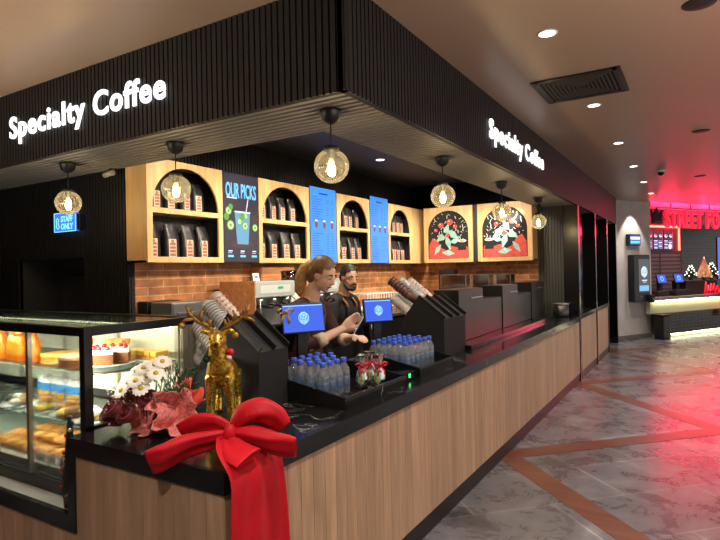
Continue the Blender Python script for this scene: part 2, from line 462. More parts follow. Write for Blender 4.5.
# far shop: back wall of grey tile, side wall
M_ftile = brick_mat('far grey tile', (70,66,66), (58,54,56), (30,28,28), .3, .1, .012, 'XZ', .4)
o = MB().box(-1, 9, 0, .1, 0, ZC).build('wall_far', M_ftile); o.matrix_world = DM(0,-3.0); struct(o)
struct(MB().box(.8, 9, .0, .12, 2.78, ZC, DM(0,-1.3)).build('trim_8', mat('far bulkhead', (40,20,24), .5)))
# narrow rail under the ceiling that carries the sign
mb = MB(); mb.box(.0, 7, -.02, .02, 3.03, 3.06, DM(0,-.3))
for s in (.1,.9,1.7,2.5,3.3): mb.box(s, s+.02, -.01, .01, 3.06, ZC, DM(0,-.3))
struct(mb.build('trim_9', M_black))
# ================================================================== COUNTER
XE = -2.466       # where the high slab of the short side ends
LEDGE = .6
cnt = thing('service_counter', 'long oak-boarded service counter wrapping the corner, with black toe kick', 'counter', (XF, YS, 0))
def L(mb, name, mats, parent, org): # mesh given in world coordinates, parented under an Empty at org
    o = mb.build(name, mats, parent); o.matrix_parent_inverse = Matrix.Translation(Vector(org)).inverted(); return o
org = (XF, YS, 0)
M_gap = mat('board joint', (44,32,24), .8)
mb = MB()
mb.m(1).box(XF-.06, XF-.012, YS+.012, 8.60, .12, .873)
mb.m(0); y = YS+.004
while y < 8.59:
    mb.box(XF-.014, XF, y, min(y+.0885, 8.6), .122, .873); y += .091
L(mb, 'front_panel', [M_oakfront, M_gap], cnt, org)
mb = MB()
mb.m(1).box(XE+.01, XF-.012, YS+.012, YS+.06, .12, .873); mb.box(-7, XE+.01, YS+.012, YS+.06, .12, .525); mb.m(0); x = XF-.004
while x > XE+.06:
    mb.box(max(x-.0885, XE+.055), x, YS, YS+.014, .122, .873); x -= .091
x = XE+.05
while x > -5.5:
    mb.box(x-.0885, x, YS, YS+.014, .122, .53); x -= .091
L(mb, 'side_panel', [M_oakfront, M_gap], cnt, org)
L(MB().box(XF-.03, XF-.004, YS+.004, 11.66, 0, .122).box(-7, XF-.03, YS+.004, YS+.03, 0, .122), 'toe_kick', M_black, cnt, org)
mb = MB()
for y0, y1 in ((8.71,10.2),(10.29,11.66)):
    y = y0
    while y < y1-.01: mb.box(XF-.014, XF, y, min(y+.0885, y1), .122, .90); y += .091
    mb.m(1).box(XF-.06, XF-.012, y0, y1, .12, .9); mb.m(0)
L(mb, 'end_panel', [M_oakfront, M_gap], cnt, org)
L(MB().box(-2.2, -2.15, 2.3, 8.55, 0, .87).box(-2.5,-2.15,2.25,2.3,0,.87), 'staff_side_panel', M_black, cnt, org)

top = thing('countertop', 'polished black marble countertop with thin white veins, stepping down at the cake case', 'countertop', (XF, YS, .873))
mb = MB()
# L-shaped slab
mb.prism([(XF+.008,YS-.008),(XF+.008,8.6),(-2.2,8.6),(-2.2,2.24),(XE-.0,2.24),(XE,YS-.008)], .873, ZT, 'XY')
L(mb, 'slab', M_marble, top, (XF,YS,.873))
mb = MB(); mb.box(XE-.0, XE+.055, YS-.008, YS+.1, .525, .873); mb.box(-6, XE-.0003, YS-.008, YS+.02, .525, LEDGE)
L(mb, 'stepped_trim', M_marble, top, (XF,YS,.873))
L(MB().box(-6, XE-.0, YS+.02, 2.2, .56, LEDGE), 'low_ledge', mat('ledge pale reflection', (150,152,148), .12), top, (XF,YS,.873))  # black marble ledge; its white reflection is painted in as pale grey
L(MB().box(-1.72, XF+.008, 8.71, 10.2, .90, .965).box(-1.72, XF+.008, 10.29, 11.66, .90, .965), 'end_slab', M_marble, top, (XF,YS,.873))

# marble plinth under the row of machines
tag(MB().box(-2.19, -1.74, 4.75, 8.35, 0, .04, bev=.004).build('marble_plinth', M_marble, loc=(0,0,ZT)),
    'low black marble plinth on the counter beneath the row of bronze machines', 'plinth')

# staff back counter
bc = thing('back_counter', 'dark back counter running below the brick wall', 'counter', (-3.87, 3.06, 0))
o = (-3.87,3.06,0)
mb = MB()
for y in (3.1,4.0,4.9,5.8,6.7): mb.box(-4.17, -3.56, y, y+.89, .1, 1.06, bev=.004)
L(mb, 'base_unit', M_black, bc, o)
L(MB().box(-4.178, -3.52, 3.06, 7.9, 1.06, 1.10, bev=.004), 'worktop', M_steel, bc, o)
ec = thing('end_counter', 'dark work counter below the painted boards', 'counter', (-3.0, 8.3, 0))
o = (-3.0,8.3,0)
L(MB().box(-3.5, -2.25, 8.0, 8.6, .0, 1.06), 'base_unit', M_black, ec, o)
L(MB().box(-3.52, -2.23, 7.96, 8.615, 1.06, 1.10, bev=.004), 'worktop', M_steel, ec, o)

# ================================================================== WALL CABINETS
ZB, ZTOP, XC = 1.79, 2.68, -3.9
M_cabin = mat('black cabinet lining', (18,18,18), .6)
def arch_cab(y0, y1, label, xface=XC, solid_back=True):
    """open wall cabinet: oak front with a square bay below and an arched bay above, built in its own local frame
    local x = along the wall, local y = depth (0 = front), z = up"""
    w = y1-y0; d = .272; e = .055 if w > .7 else .045
    t = thing('wall_cabinet', label, 'cabinet', (xface, y0, ZB), group='arched oak wall cabinets')
    # local: front plane x=0, depth goes to -x, along +y
    zs0, zs1 = .425, .47                # shelf
    r = (w-2*e)/2; cy = w/2
    arcp = arc(cy, zs1+.01, r, 0, PI, 24)
    th = .02
    # face frame: one outline with two holes, built as strips
    mb = MB()
    H = ZTOP-ZB
    mb.box(-th, 0, 0, w, 0, .05); mb.box(-th, 0, 0, e, .05, zs1+.01); mb.box(-th, 0, w-e, w, .05, zs1+.01)
    mb.box(-th, 0, e, w-e, zs0, zs1)
    # spandrel above the arch
    top = H
    pts = [(cy + r*math.cos(a), zs1+.01 + r*math.sin(a)*min(1,(H-.05-zs1-.01)/r)) for a in [PI*i/28 for i in range(29)]]
    def strip(a, b):
        mb.prism([(a[0],a[1]),(b[0],b[1]),(b[0],top),(a[0],top)], -th, 0, 'YZ')
    for a, b in zip(pts, pts[1:]): strip(a, b)
    mb.box(-th, 0, 0, e, zs1+.01, top); mb.box(-th, 0, w-e, w, zs1+.01, top)
    mb.build('face_frame', M_oak, t)
    mb = MB()
    mb.box(-d, -th, 0, .02, 0, H); mb.box(-d, -th, w-.02, w, 0, H); mb.box(-d, -th, 0, w, 0, .02); mb.box(-d, -th, 0, w, H-.02, H)
    mb.build('carcass', M_oak, t)
    MB().box(-d+.001, -d+.012, .02, w-.02, .02, H-.02).box(-d, -th, .02, .03, .05, H-.03).box(-d, -th, w-.03, w-.02, .05, H-.03).build('back_lining', M_cabin, t)
    MB().box(-d+.012, -th, .03, w-.03, zs0+.002, zs1).build('shelf', M_oak, t)
    return t, w, e, zs1
# coffee bag
M_bag = mat('glossy dark foil bag', (46,45,46), .28, .35, bump=(30,.25))
M_baglab = mat('bag label', (206,182,158), .5)
M_bagpic = mat('bag label print', (150,84,64), .5)
def make_bag():
    t = thing('coffee_bag', 'x', 'coffee bag')
    h, w, d = .305, .125, .075
    mb = MB()
    prof = [(0,1.0,1.0),(.012,1.03,1.05),(.10,1.0,1.05),(.19,.98,.9),(.235,.96,.55),(.262,.95,.16),(.30,.94,.06),(.305,.94,.05)]
    rows = []
    for z, sw, sd in prof:
        ring = []
        for px, py in ((-1,-1),(-.4,-1.06),(.4,-1.06),(1,-1),(1.04,0),(1,1),(.4,1.06),(-.4,1.06),(-1,1),(-1.04,0)):
            ring.append(mb.bm.verts.new((py*-d/2*sd, px*w/2*sw, z)))
        rows.append(ring)
    fs = []
    for A, B in zip(rows, rows[1:]):
        for i in range(10):
            fs.append(mb.bm.faces.new((A[i], A[(i+1)%10], B[(i+1)%10], B[i])))
    fs.append(mb.bm.faces.new(rows[0][::-1])); fs.append(mb.bm.faces.new(rows[-1]))
    mb._fin(fs, True); mb.build('bag', M_bag, t)
    mb = MB(); x = d/2*1.06+.002
    mb.m(0).box(x-.006, x+.001, -.034, .034, .022, .178)
    mb.m(1)
    for z in (.036,.066,.096,.126): mb.box(x, x+.0022, -.026, .026, z, z+.021)
    mb.sph((x,0,.160), .016, 10, .18)
    mb.build('label', [M_baglab, M_bagpic], t)
    return t
bag0 = make_bag(); used_bag = [False]
def put_bag(loc, rz, label, s=1.0):
    if not used_bag[0]:
        used_bag[0] = True; o = bag0; o.location = loc; o.rotation_euler = (0,0,rz); o['label'] = label; o['group'] = 'foil coffee bags in the wall cabinets'; o.scale = (s,s,s); return o
    return dup(bag0, loc, (0,0,rz), label, 'foil coffee bags in the wall cabinets', (s,s,s))
cabs = [(3.02,3.885,'widest arched oak cabinet, at the dark wall, beside the cocktail screen'),
        (4.40,5.285,'arched oak cabinet between the cocktail screen and a blue menu'),
        (5.87,6.70,'arched oak cabinet between the two blue menu screens'),
        (7.25,8.04,'arched oak cabinet in the corner after the last blue menu')]
cname = ['in the cabinet next to the dark wall', 'in the cabinet right of the cocktail screen', 'in the cabinet between the blue menus', 'in the corner cabinet']
ordn = ['nearest the viewer', 'second nearest', 'third nearest', 'farthest along']
for ci, (a, b, lab) in enumerate(cabs):
    t, w, e, zs1 = arch_cab(a, b, lab)
    W = w
    for lev in (0, 1):
        span0, span1 = (e+.085, W-e-.085) if lev == 0 else (e+.14, W-e-.14)
        for k in range(4):
            u = span0 + (span1-span0)*k/3
            s = 1.06 if lev == 0 else .9
            put_bag((XC-.13+random.uniform(-.02,.02), a+u, ZB+(.0215 if lev == 0 else zs1)+.0005), random.uniform(-.2,.1),
                    'foil coffee bag %s, %s shelf, %s' % (cname[ci], 'bottom' if lev == 0 else 'upper', ordn[k]), s)
# oak filler board closing the corner
struct(MB().box(XC-.27, XC-.0, 8.045, 8.6, ZB, ZTOP).build('trim_20', M_oak))

# painted arched boards on the end wall: plain festive chalk patterns in the same colours
M_chalk = mat('chalkboard', (26,25,28), .85)
M_chalkw = mat('chalk white', (206,212,210), .8)
M_coat = mat('red chalk paint', (206,78,70), .8, noise=(14,.25))
M_fur = mat('pale teal chalk', (150,196,190), .8, noise=(16,.2))
M_skin_ch = mat('peach chalk', (196,140,112), .8)
def chalk_board(x0, x1, label, flip):
    w = x1-x0; H = ZTOP-ZB
    t = thing('painted_board', label, 'wall art', (x0, 8.30, ZB), group='painted arched boards')
    e = .07; th = .02; zb = .06
    r = (w-2*e)/2; zc = H-.06-r; cx = w/2
    mb = MB()
    mb.box(0, w, 0, th, 0, zb); mb.box(0, e, 0, th, zb, H); mb.box(w-e, w, 0, th, zb, H)
    pts = [(cx+r*math.cos(PI*i/28), zc+r*math.sin(PI*i/28)) for i in range(29)]
    for a, b in zip(pts, pts[1:]): mb.prism([a, b, (b[0],H), (a[0],H)], 0, th, 'XZ')
    mb.build('frame', M_oak, t)
    mb = MB(); mb.box(.0, .02, th, .31, 0, H); mb.box(w-.02, w, th, .31, 0, H); mb.box(0, w, th, .31, 0, .02); mb.box(0, w, th, .31, H-.02, H)
    mb.build('carcass', M_oak, t)
    mb = MB(); mb.m(0).box(e-.01, w-e+.01, th-.006, th+.01, zb-.01, H-.03)
    y0, y1 = th-.010, th-.004
    X = (lambda u: (1-u if flip else u)*(w-2*e)+e)
    Z = (lambda v: zb + v*(H-.06-zb))
    def blob(i, pl, dy=0): 
        mb.m(i).prism([(X(u),Z(v)) for u, v in pl], y0-dy, y1, 'XZ')
    def ell(i, cu, cv, ru, rv, dy=0, n=18, j=0): blob(i, [(cu+ru*math.cos(2*PI*k/n)*(1+j*math.sin(5*k)), cv+rv*math.sin(2*PI*k/n)*(1+j*math.cos(3*k))) for k in range(n)], dy)
    # loose festive pattern: red drifts, pale teal leaves, round baubles, a dark steaming mug, scattered chalk strokes
    blob(2, [(.02,.01),(.03,.30),(.12,.44),(.24,.38),(.34,.22),(.46,.17),(.60,.26),(.74,.22),(.90,.30),(.97,.22),(.98,.01)])
    def leaf(cu, cv, l, w_, ang, i=3, dy=.001):
        pts = []
        for k in range(16):
            a = 2*PI*k/16; x = l*math.cos(a); y = w_*math.sin(a)*(1+.35*math.cos(4*a)); pts.append((cu+x*math.cos(ang)-y*math.sin(ang), cv+x*math.sin(ang)+y*math.cos(ang)))
        blob(i, pts, dy)
    for cu, cv, l, w_, a in ((.36,.46,.17,.055,.5),(.50,.34,.16,.05,1.9),(.62,.50,.17,.055,2.5),(.46,.60,.14,.05,1.1),(.66,.36,.12,.04,.2),(.24,.20,.13,.04,.9),(.50,.12,.15,.045,-.1)): leaf(cu, cv, l, w_, a)
    for cu, cv, r_ in ((.33,.70,.065),(.55,.76,.075),(.68,.66,.05),(.48,.48,.05),(.20,.60,.04)): ell(2, cu, cv, r_, r_*.85, .002); ell(1, cu-.02, cv+.02, r_*.25, r_*.2, .003, 10)
    blob(0, [(.74,.17),(.75,.34),(.93,.34),(.94,.17)], .003); ell(1, .845, .36, .10, .03, .004); ell(4, .845, .355, .06, .015, .005)
    ell(2, .80, .08, .10, .07, .002)
    rr = random.Random(3 if flip else 5)
    for k in range(70):
        u = rr.choice([rr.uniform(.05,.30), rr.uniform(.68,.96), rr.uniform(.2,.8)]); v = rr.uniform(.36,.92); l = rr.uniform(.02,.07); a = rr.uniform(.3,2.8)
        if ((u-.5)*1.0)**2 + max(0,(v-.45))**2*.9 > .22: continue
        du, dv = math.cos(a)*l, math.sin(a)*l
        blob(1, [(u,v),(u+.012,v),(u+du+.012,v+dv),(u+du,v+dv)], .001)
    mb.build('picture', [M_chalk, M_chalkw, M_coat, M_fur, M_skin_ch], t)
chalk_board(-3.81, -2.98, 'arched chalk painting of red and teal festive shapes, beside the corner cabinet', False)
chalk_board(-2.90, -2.065, 'arched chalk painting of red and teal festive shapes, next to the grey slatted wall', True)
struct(MB().box(-2.98, -2.90, 8.33, 8.6, ZB, ZTOP).build('trim_21', M_slat))

# ================================================================== SCREENS
def FX(y, z, x=XC): # local x along +y, local y up, facing +X
    return frame((x, y, z), (0,1,0), (0,0,1))
sc = thing('advert_screen', 'dark portrait screen headed OUR PICKS showing an iced drink with limes', 'screen', (XC, 3.89, ZB))
org = (XC,3.89,ZB)
L(MB().box(XC-.06, XC-.002, 3.892, 4.393, ZB, ZTOP-.0, bev=.004), 'housing', M_black, sc, org)
L(MB().box(XB, XC-.0602, 4.0, 4.28, 1.95, 2.5), 'wall_bracket', M_black, sc, org)
M_pbg = emat('screen dusk', (56,50,66), .75); M_pblue = emat('screen cyan', (110,190,250), 1.2); M_pgreen = emat('screen lime', (90,150,66), .9)
M_pdrink = emat('screen drink', (96,150,190), .9); M_pw = emat('screen white', (220,226,240), .9); M_pbrown = emat('screen wood', (84,58,60), .6); M_plime = emat('screen pale lime', (176,206,140), 1)
mb = MB(); mb.m(0).box(XC-.004, XC+.0, 3.90, 4.385, ZB+.012, ZTOP-.012)
mb.m(1); mb.text('OUR PICKS', .20, FX(3.925, 2.44, XC+.001), .001, .004, .435)
mb.m(3); mb.prism([(4.075,1.975),(4.235,1.975),(4.265,2.30),(4.045,2.30)], XC, XC+.0015, 'YZ')
mb.m(4); mb.tube([(XC+.003,4.20,2.28),(XC+.003,4.235,2.43)], .005, 6)
mb.m(4); mb.prism([(4.045,2.29),(4.265,2.29),(4.268,2.305),(4.042,2.305)], XC, XC+.002, 'YZ')
mb.m(5); mb.prism([(4.155+.17*math.cos(a), 1.975+.04*math.sin(a)) for a in [2*PI*i/20 for i in range(20)]], XC, XC+.0008, 'YZ')
def disc(i, y, z, r, dx=.002): mb.m(i).prism([(y+r*math.cos(a), z+r*math.sin(a)) for a in [2*PI*k/16 for k in range(16)]], XC, XC+dx, 'YZ')
for y, z, r in ((3.96,2.30,.042),(3.985,2.16,.05),(4.335,2.15,.04),(4.11,2.20,.035),(4.19,2.16,.045),(4.20,2.26,.03)):
    disc(2, y, z, r, .002); disc(6, y, z, r*.8, .0025)
    if r > .036: disc(2, y, z, r*.3, .003)
for y, z, r in ((3.93,2.24,.035),(3.99,2.34,.03),(4.15,2.25,.035)): disc(2, y, z, r, .0028)
disc(5, 4.33, 2.23, .045, .0018)
mb.m(4)
for y in (3.95,4.12,4.29): mb.box(XC, XC+.002, y, y+.055, 1.90, 1.912); mb.box(XC, XC+.002, y-.005, y+.05, 1.885, 1.89)
mb.m(1)
for y in (3.945,4.115,4.28): mb.box(XC, XC+.002, y, y+.075, 1.845, 1.866)
mb.m(4).box(XC, XC+.002, 3.94, 4.08, 2.425, 2.437)
L(mb, 'display', [M_pbg, M_pblue, M_pgreen, M_pdrink, M_pw, M_pbrown, M_plime], sc, org)

M_mblue = emat('menu blue', (66,140,250), 1.0); M_mtext = emat('menu text', (22,52,120), .8); M_mcup = emat('menu cup', (120,70,80), .9); M_mw = emat('menu pale', (200,225,255), 1)
def menu_screen(y0, y1, z1, label, seed):
    org = (XC,y0,ZB); w = y1-y0
    t = thing('menu_screen', label, 'screen', org, group='blue menu screens')
    L(MB().box(XC-.06, XC-.002, y0, y1, ZB, z1, bev=.004), 'housing', M_black, t, org)
    L(MB().box(XB, XC-.0602, y0+.15, y1-.15, 1.95, 2.5), 'wall_bracket', M_black, t, org)
    mb = MB(); mb.m(0).box(XC-.003, XC+.001, y0+.006, y1-.006, ZB+.006, z1-.006)
    rr = random.Random(seed); H = z1-ZB
    mb.m(1).box(XC, XC+.002, y0+w*.33, y0+w*.67, z1-.085, z1-.068)
    for k in range(26):
        f = .13+.032*k
        if .46 < f < .60 or f > .93: continue
        z = z1-H*f
        ca = rr.uniform(.18,.42)
        mb.box(XC, XC+.002, y0+w*.08, y0+w*(.08+ca), z-.006, z)
        if rr.random() < .75: mb.box(XC, XC+.002, y0+w*.62, y0+w*.70, z-.006, z); mb.box(XC, XC+.002, y0+w*.80, y0+w*.88, z-.006, z)
    for u in (.22,.52,.82):
        y = y0+w*u; z = z1-H*.50
        mb.m(2).prism([(y-.022,z-.035),(y+.022,z-.035),(y+.030,z+.04),(y-.030,z+.04)], XC, XC+.002, 'YZ')
        mb.m(3).prism([(y-.033,z+.04),(y+.033,z+.04),(y+.022,z+.062),(y-.022,z+.062)], XC, XC+.0022, 'YZ')
    L(mb, 'display', [M_mblue, M_mtext, M_mcup, M_mw], t, org)
menu_screen(5.30, 5.855, 2.71, 'blue menu screen beside the cabinet next to the cocktail screen', 1)
menu_screen(6.715, 7.235, 2.74, 'smaller-looking blue menu screen next to the corner cabinet', 2)

# ================================================================== SIGNS
M_sign = emat('sign white', (255,255,255), 1.6)
def big_sign(M, label, nm='illuminated_sign'):
    mb = MB(); mb.text('Specialty Coffee',   .235, M, .005, .0050, .80, spacing=1.13, res=4)
    t = thing(nm, label, 'sign', M.translation, group='glowing coffee signs')
    o = L(mb, 'lettering', M_sign, t, M.translation)
    return o
sgl = big_sign(frame((-4.67, YH-.012, 2.795), (1,0,0), (0,0,1)), 'glowing white Specialty Coffee lettering on the fascia above the cake case')
sgr = big_sign(frame((XF+.012, 4.585, 2.795), (0,1,0), (0,0,1)), 'glowing white Specialty Coffee lettering on the fascia facing the aisle')
def fitlen(o, axis, target):
    vs = [v.co[axis] for v in o.data.vertices]; a, b = min(vs), max(vs); k = target/(b-a)
    for v in o.data.vertices: v.co[axis] = a+(v.co[axis]-a)*k
fitlen(sgl, 0, 1.85); fitlen(sgr, 1, 1.93)
def split_words(o, axis):
    # one part per word: cut the lettering at its widest gap
    xs = sorted(v.co[axis] for v in o.data.vertices); g = max((b-a, (a+b)/2) for a, b in zip(xs, xs[1:]))[1]
    c = o.copy(); c.data = o.data.copy(); COL.objects.link(c)
    for ob, keep in ((o, lambda q: q < g), (c, lambda q: q > g)):
        bm_ = bmesh.new(); bm_.from_mesh(ob.data); bmesh.ops.delete(bm_, geom=[v for v in bm_.verts if not keep(v.co[axis])], context='VERTS'); bm_.to_mesh(ob.data); bm_.free()
split_words(sgl, 0); split_words(sgr, 1)
# staff only sign, mounted on the dark wall
M_sblue = emat('staff sign blue', (70,130,225), 1.0); M_scy = emat('staff sign cyan', (130,220,255), 1.4)
st = thing('staff_only_sign', 'small blue lit STAFF ONLY sign on the dark wall', 'sign', (-5.17, 3.02, 2.05))
org = (-5.17,3.02,2.05)
L(MB().box(-5.34, -5.0, 3.0, 3.04, 2.065, 2.24, bev=.008), 'panel', M_sblue, st, org)
mb = MB()
mb.text('STAFF', .075, frame((-5.235,2.999,2.157), (1,0,0), (0,0,1)), .001, .003, .95); mb.text('ONLY', .075, frame((-5.235,2.999,2.087), (1,0,0), (0,0,1)), .001, .003, .95)
mb.tube([(-5.29,2.998,2.195),(-5.27,2.998,2.18),(-5.275,2.998,2.145),(-5.262,2.998,2.11),(-5.285,2.998,2.09),(-5.31,2.998,2.11),(-5.30,2.998,2.145),(-5.31,2.998,2.18)], .004, 6, True)
mb.tube([(-5.34,2.998,2.065),(-5.0,2.998,2.065),(-5.0,2.998,2.24),(-5.34,2.998,2.24)], .004, 6, True)
L(mb, 'lettering', M_scy, st, org)
L(MB().box(-4.985,-4.94,3.0,3.04,2.07,2.22, bev=.004), 'bracket', M_black, st, org)

st.location = (-5.17+.12, 3.02, 2.05+.045)
# ================================================================== PENDANTS
M_fil = emat('glowing filament', (255,206,120), 14)
M_bulb = glassmat('bulb glass', (255,244,214), .04)
lampspots = [(-4.29,2.58,'leftmost, hanging before the blue STAFF ONLY sign'),(-3.07,2.62,'hanging before the widest arched cabinet'),(-1.756,2.60,'the largest, hanging at the corner of the soffit'),
             (-1.756,4.21,'hanging above the slanted cup racks, before the first chalk painting'),(-1.756,5.81,'hanging before the second chalk painting'),(-1.756,7.40,'hanging before the grey slatted wall')]
def make_pendant():
    t = thing('pendant_lamp', 'x', 'pendant lamp')
    MB().lathe([(.0,0),(.062,0),(.062,-.012),(.050,-.055),(.018,-.078),(0,-.078)], 24).build('canopy', M_black, t)
    MB().cyl((0,0,-.07),(0,0,-.235),.004, n=8).build('cord', M_black, t)
    MB().lathe([(0,-.205),(.042,-.208),(.046,-.226),(.022,-.232),(.022,-.275),(.0,-.275)], 20).build('lamp_holder', M_black, t)
    b = MB().lathe([(.014,-.272),(.018,-.285),(.032,-.315),(.036,-.345),(.028,-.372),(.0,-.385)], 16, cap=False).build('bulb', M_bulb, t)
    mb = MB()
    for k in range(6):
        a = 2*PI*k/6; mb.tube([(.009*math.cos(a),.009*math.sin(a),-.285),(.013*math.cos(a+.4),.013*math.sin(a+.4),-.36)], .0028, 6)
    mb.build('filament', M_fil, b)
    prof = [(.046,-.226)]
    R = .100; zc = -.318
    k0 = math.asin(.044/R)
    prof = [(R*math.sin(k0+(PI-k0)*i/20), zc+R*math.cos(k0+(PI-k0)*i/20)*.97) for i in range(20)]+[(0,zc-R*.97)]
    MB().lathe(prof, 32, cap=False).build('globe', M_globe, t)
    return t
p0 = make_pendant()
for i, (x, y, w) in enumerate(lampspots):
    o = p0 if i == 0 else dup(p0, (x,y,ZS))
    o.location = (x,y,ZS); o['group'] = 'smoked glass globe pendants under the soffit'
    o['label'] = 'smoked glass globe pendant lamp, ' + w
    l = bpy.data.lights.new('pendant_glow', 'POINT'); l.energy = 9; l.color = (1,.84,.60); l.shadow_soft_size = .03
    lo = bpy.data.objects.new('pendant_glow', l); COL.objects.link(lo); lo.location = (x,y,ZS-.33)

# ================================================================== CEILING FITTINGS
M_dl = emat('downlight lens', (255,240,222), 9)
def make_dl():
    t = thing('downlight', 'x', 'ceiling light')
    MB().lathe([(.050,0),(.062,0),(.064,-.004),(.052,-.007),(.050,-.003)], 24, cap=False).build('trim_ring', M_white, t)
    MB().lathe([(0,-.0035),(.052,-.0035)], 24, cap=False).build('lens', M_dl, t)
    return t
d0 = make_dl()
dls = [(-.78, 3.62+1.853*k) for k in range(6)]
dn = ['nearest, above the ceiling vent','just past the ceiling vent','third along the row','fourth along the row','fifth along the row','last of the row, by the grey pillar']
for i, (x, y) in enumerate(dls):
    o = d0 if i == 0 else dup(d0, (x,y,ZC))
    o.location = (x,y,ZC); o['label'] = 'small round white ceiling downlight, '+dn[i]; o['group'] = 'downlights along the aisle'
o = dup(d0, (-3.43,6.19,3.1), label='round white downlight in the dark kitchen ceiling'); del o['group']
# four-way vent
vt = thing('ceiling_vent', 'square black four-way air vent in the taupe ceiling', 'vent', (-.785,4.835,ZC))
mb = MB(); h = .30
for s in (-1,1): mb.box(s*h-.028, s*h+.028, -h-.028, h+.028, -.012, .0); mb.box(-h, h, s*h-.028, s*h+.028, -.012, 0)
mb.build('frame', M_black, vt)
mb = MB()
M_lv = mat('vent blade', (58,54,52), .5)
for k in range(1,9):
    r = h*k/9.5
    for q in range(4):
        M = Matrix.Rotation(q*PI/2, 4, 'Z')
        mb.prism([(-r,-r,),(r,-r),(r-.012,-r+.012),(-r+.012,-r+.012)], -.011, -.003, 'XY', M)
mb.build('louvre', M_lv, vt)
MB().box(-h, h, -h, h, -.002, -.0005).build('backing', M_blackmat, vt)
tag(MB().lathe([(0,-.02),(.05,-.018),(.085,-.006),(.09,0),(0,0)], 24).build('ceiling_speaker', mat('dark speaker', (44,30,36), .6), loc=(.04,3.70,ZC)), 'dark round ceiling speaker at the top edge of the picture', 'speaker')
for i, (x, y, w) in enumerate(((.067,7.25,'in front of the red lit ceiling'),(.073,10.94,'on the red lit ceiling'))):
    tag(MB().lathe([(0,-.012),(.06,-.012),(.09,-.004),(.092,0),(0,0)], 24).build('ceiling_speaker', M_black, loc=(x,y,ZC)), 'flat dark round ceiling speaker '+w, 'speaker')
cam_ = thing('dome_camera', 'small black dome camera on the ceiling beside the red glow', 'camera', (-.45,9.84,ZC))
MB().lathe([(0,0),(.06,0),(.06,-.03),(.05,-.035),(0,-.035)], 20).build('base', M_white, cam_)
MB().sph((0,0,-.04), .05, 16).build('dome', M_blackgloss, cam_)
# small adjustable spot at the wall edge of the soffit
sp = thing('spotlight', 'small white spotlight on the soffit beside the oak cabinet', 'spotlight', (-4.24,2.93,2.595))
MB().box(-.012,.012,-.012,.012,-.03,0).build('bracket', M_black, sp)
MB().cyl((-.09,0,-.045),(.03,0,-.035),.022,.024).build('head', mat('grey spot head', (150,146,140), .4), sp)
sp = thing('spotlight', 'small dark spotlight on the soffit above the last pendant', 'spotlight', (-1.93,8.2,2.595))
MB().box(-.012,.012,-.012,.012,-.04,0).build('bracket', M_black, sp)
MB().cyl((0,.05,-.06),(0,-.06,-.05),.03,.032).build('head', M_black, sp)
# ================================================================== CAKE CASE
CX0, CX1, CY0, CY1, CZ0, CZ1 = -5.3, -2.49, 1.565, 2.185, .602, 1.44
org = (CX1, CY0, CZ0)
cs = thing('cake_display_case', 'black framed lit glass display case full of cakes and pastries', 'display case', org)
M_bfr = mat('black case frame', (20,20,22), .3)
mb = MB(); f = .05
mb.box(CX1-.042, CX1, CY0-.005, CY0+.04, CZ0, CZ1, bev=.003)                     # corner post, front
L(mb, 'corner_post', M_bfr, cs, org)
mb = MB(); mb.box(CX0, CX1-.0425, CY0-.005, CY0+.035, CZ1-.045, CZ1, bev=.003); mb.box(CX1-.035, CX1, CY0+.0405, CY1+.06, CZ1-.045, CZ1, bev=.003); mb.box(CX0, CX1, CY1-.0, CY1+.06, CZ1-.045, CZ1)
L(mb, 'top_rail', M_bfr, cs, org)
mb = MB(); mb.box(CX0, CX1-.03, CY0, CY0+.045, CZ0+.0, CZ0+.06); mb.box(CX1-.03, CX1, CY0, CY1, CZ0, CZ0+.36); mb.box(CX0, CX1, CY1, CY1+.06, CZ0, CZ0+.36)
L(mb, 'bottom_rail', M_bfr, cs, org)
M_mull = mat('grey mullion', (120,116,108), .35, .6)
L(MB().box(-3.02, -2.998, CY0+.002, CY0+.024, CZ0+.06, CZ1-.045), 'mullion', M_mull, cs, org); L(MB().box(-3.9,-3.878,CY0+.002,CY0+.024,CZ0+.06,CZ1-.045), 'mullion', M_mull, cs, org)
L(MB().box(CX1-.03, CX1-.004, CY1-.03, CY1+.01, CZ0+.36, CZ1-.045).box(CX1-.06,CX1,CY1+.01,CY1+.06,CZ0+.36,CZ1-.045), 'rear_post', mat('steel post', (150,146,132), .3, .6), cs, org)
L(MB().box(CX0, CX1-.04, CY0+.012, CY0+.018, CZ0+.06, CZ1-.045), 'front_glass', M_glass, cs, org)
L(MB().box(CX1-.02, CX1-.014, CY0+.04, CY1-.03, CZ0+.36, CZ1-.045), 'side_glass', M_glass, cs, org)
M_topg = glassmat('case top glass', (224,232,222), .05, .03, .3)
L(MB().box(CX0, CX1-.035, CY0+.035, CY1, CZ1-.012, CZ1-.004), 'top_glass', M_topg, cs, org)
M_slide = mat('frosted sliding door', (206,206,186), .35)
mb = MB()
for i in range(5): mb.box(CX1-.06-.56*(i+1), CX1-.06-.56*i-.02, CY1-.012-(.012 if i % 2 else 0), CY1-.004-(.012 if i % 2 else 0), CZ0+.36, CZ1-.045)
L(mb, 'sliding_door', M_slide, cs, org)
mb = MB()
for i in range(6): x = CX1-.05-.56*i; mb.box(x-.02, x+.012, CY1-.035, CY1-.018, CZ0+.36, CZ1-.045)
L(mb, 'door_stile', mat('steel stile', (176,172,156), .3, .5), cs, org)
M_shelfg = glassmat('green edged shelf glass', (226,244,238), .05, .02, .35)
for z in (1.20, .93):
    L(MB().box(CX0, CX1-.045, CY0+.09, CY1-.05, z-.008, z), 'glass_shelf', M_shelfg, cs, org)
mb = MB()
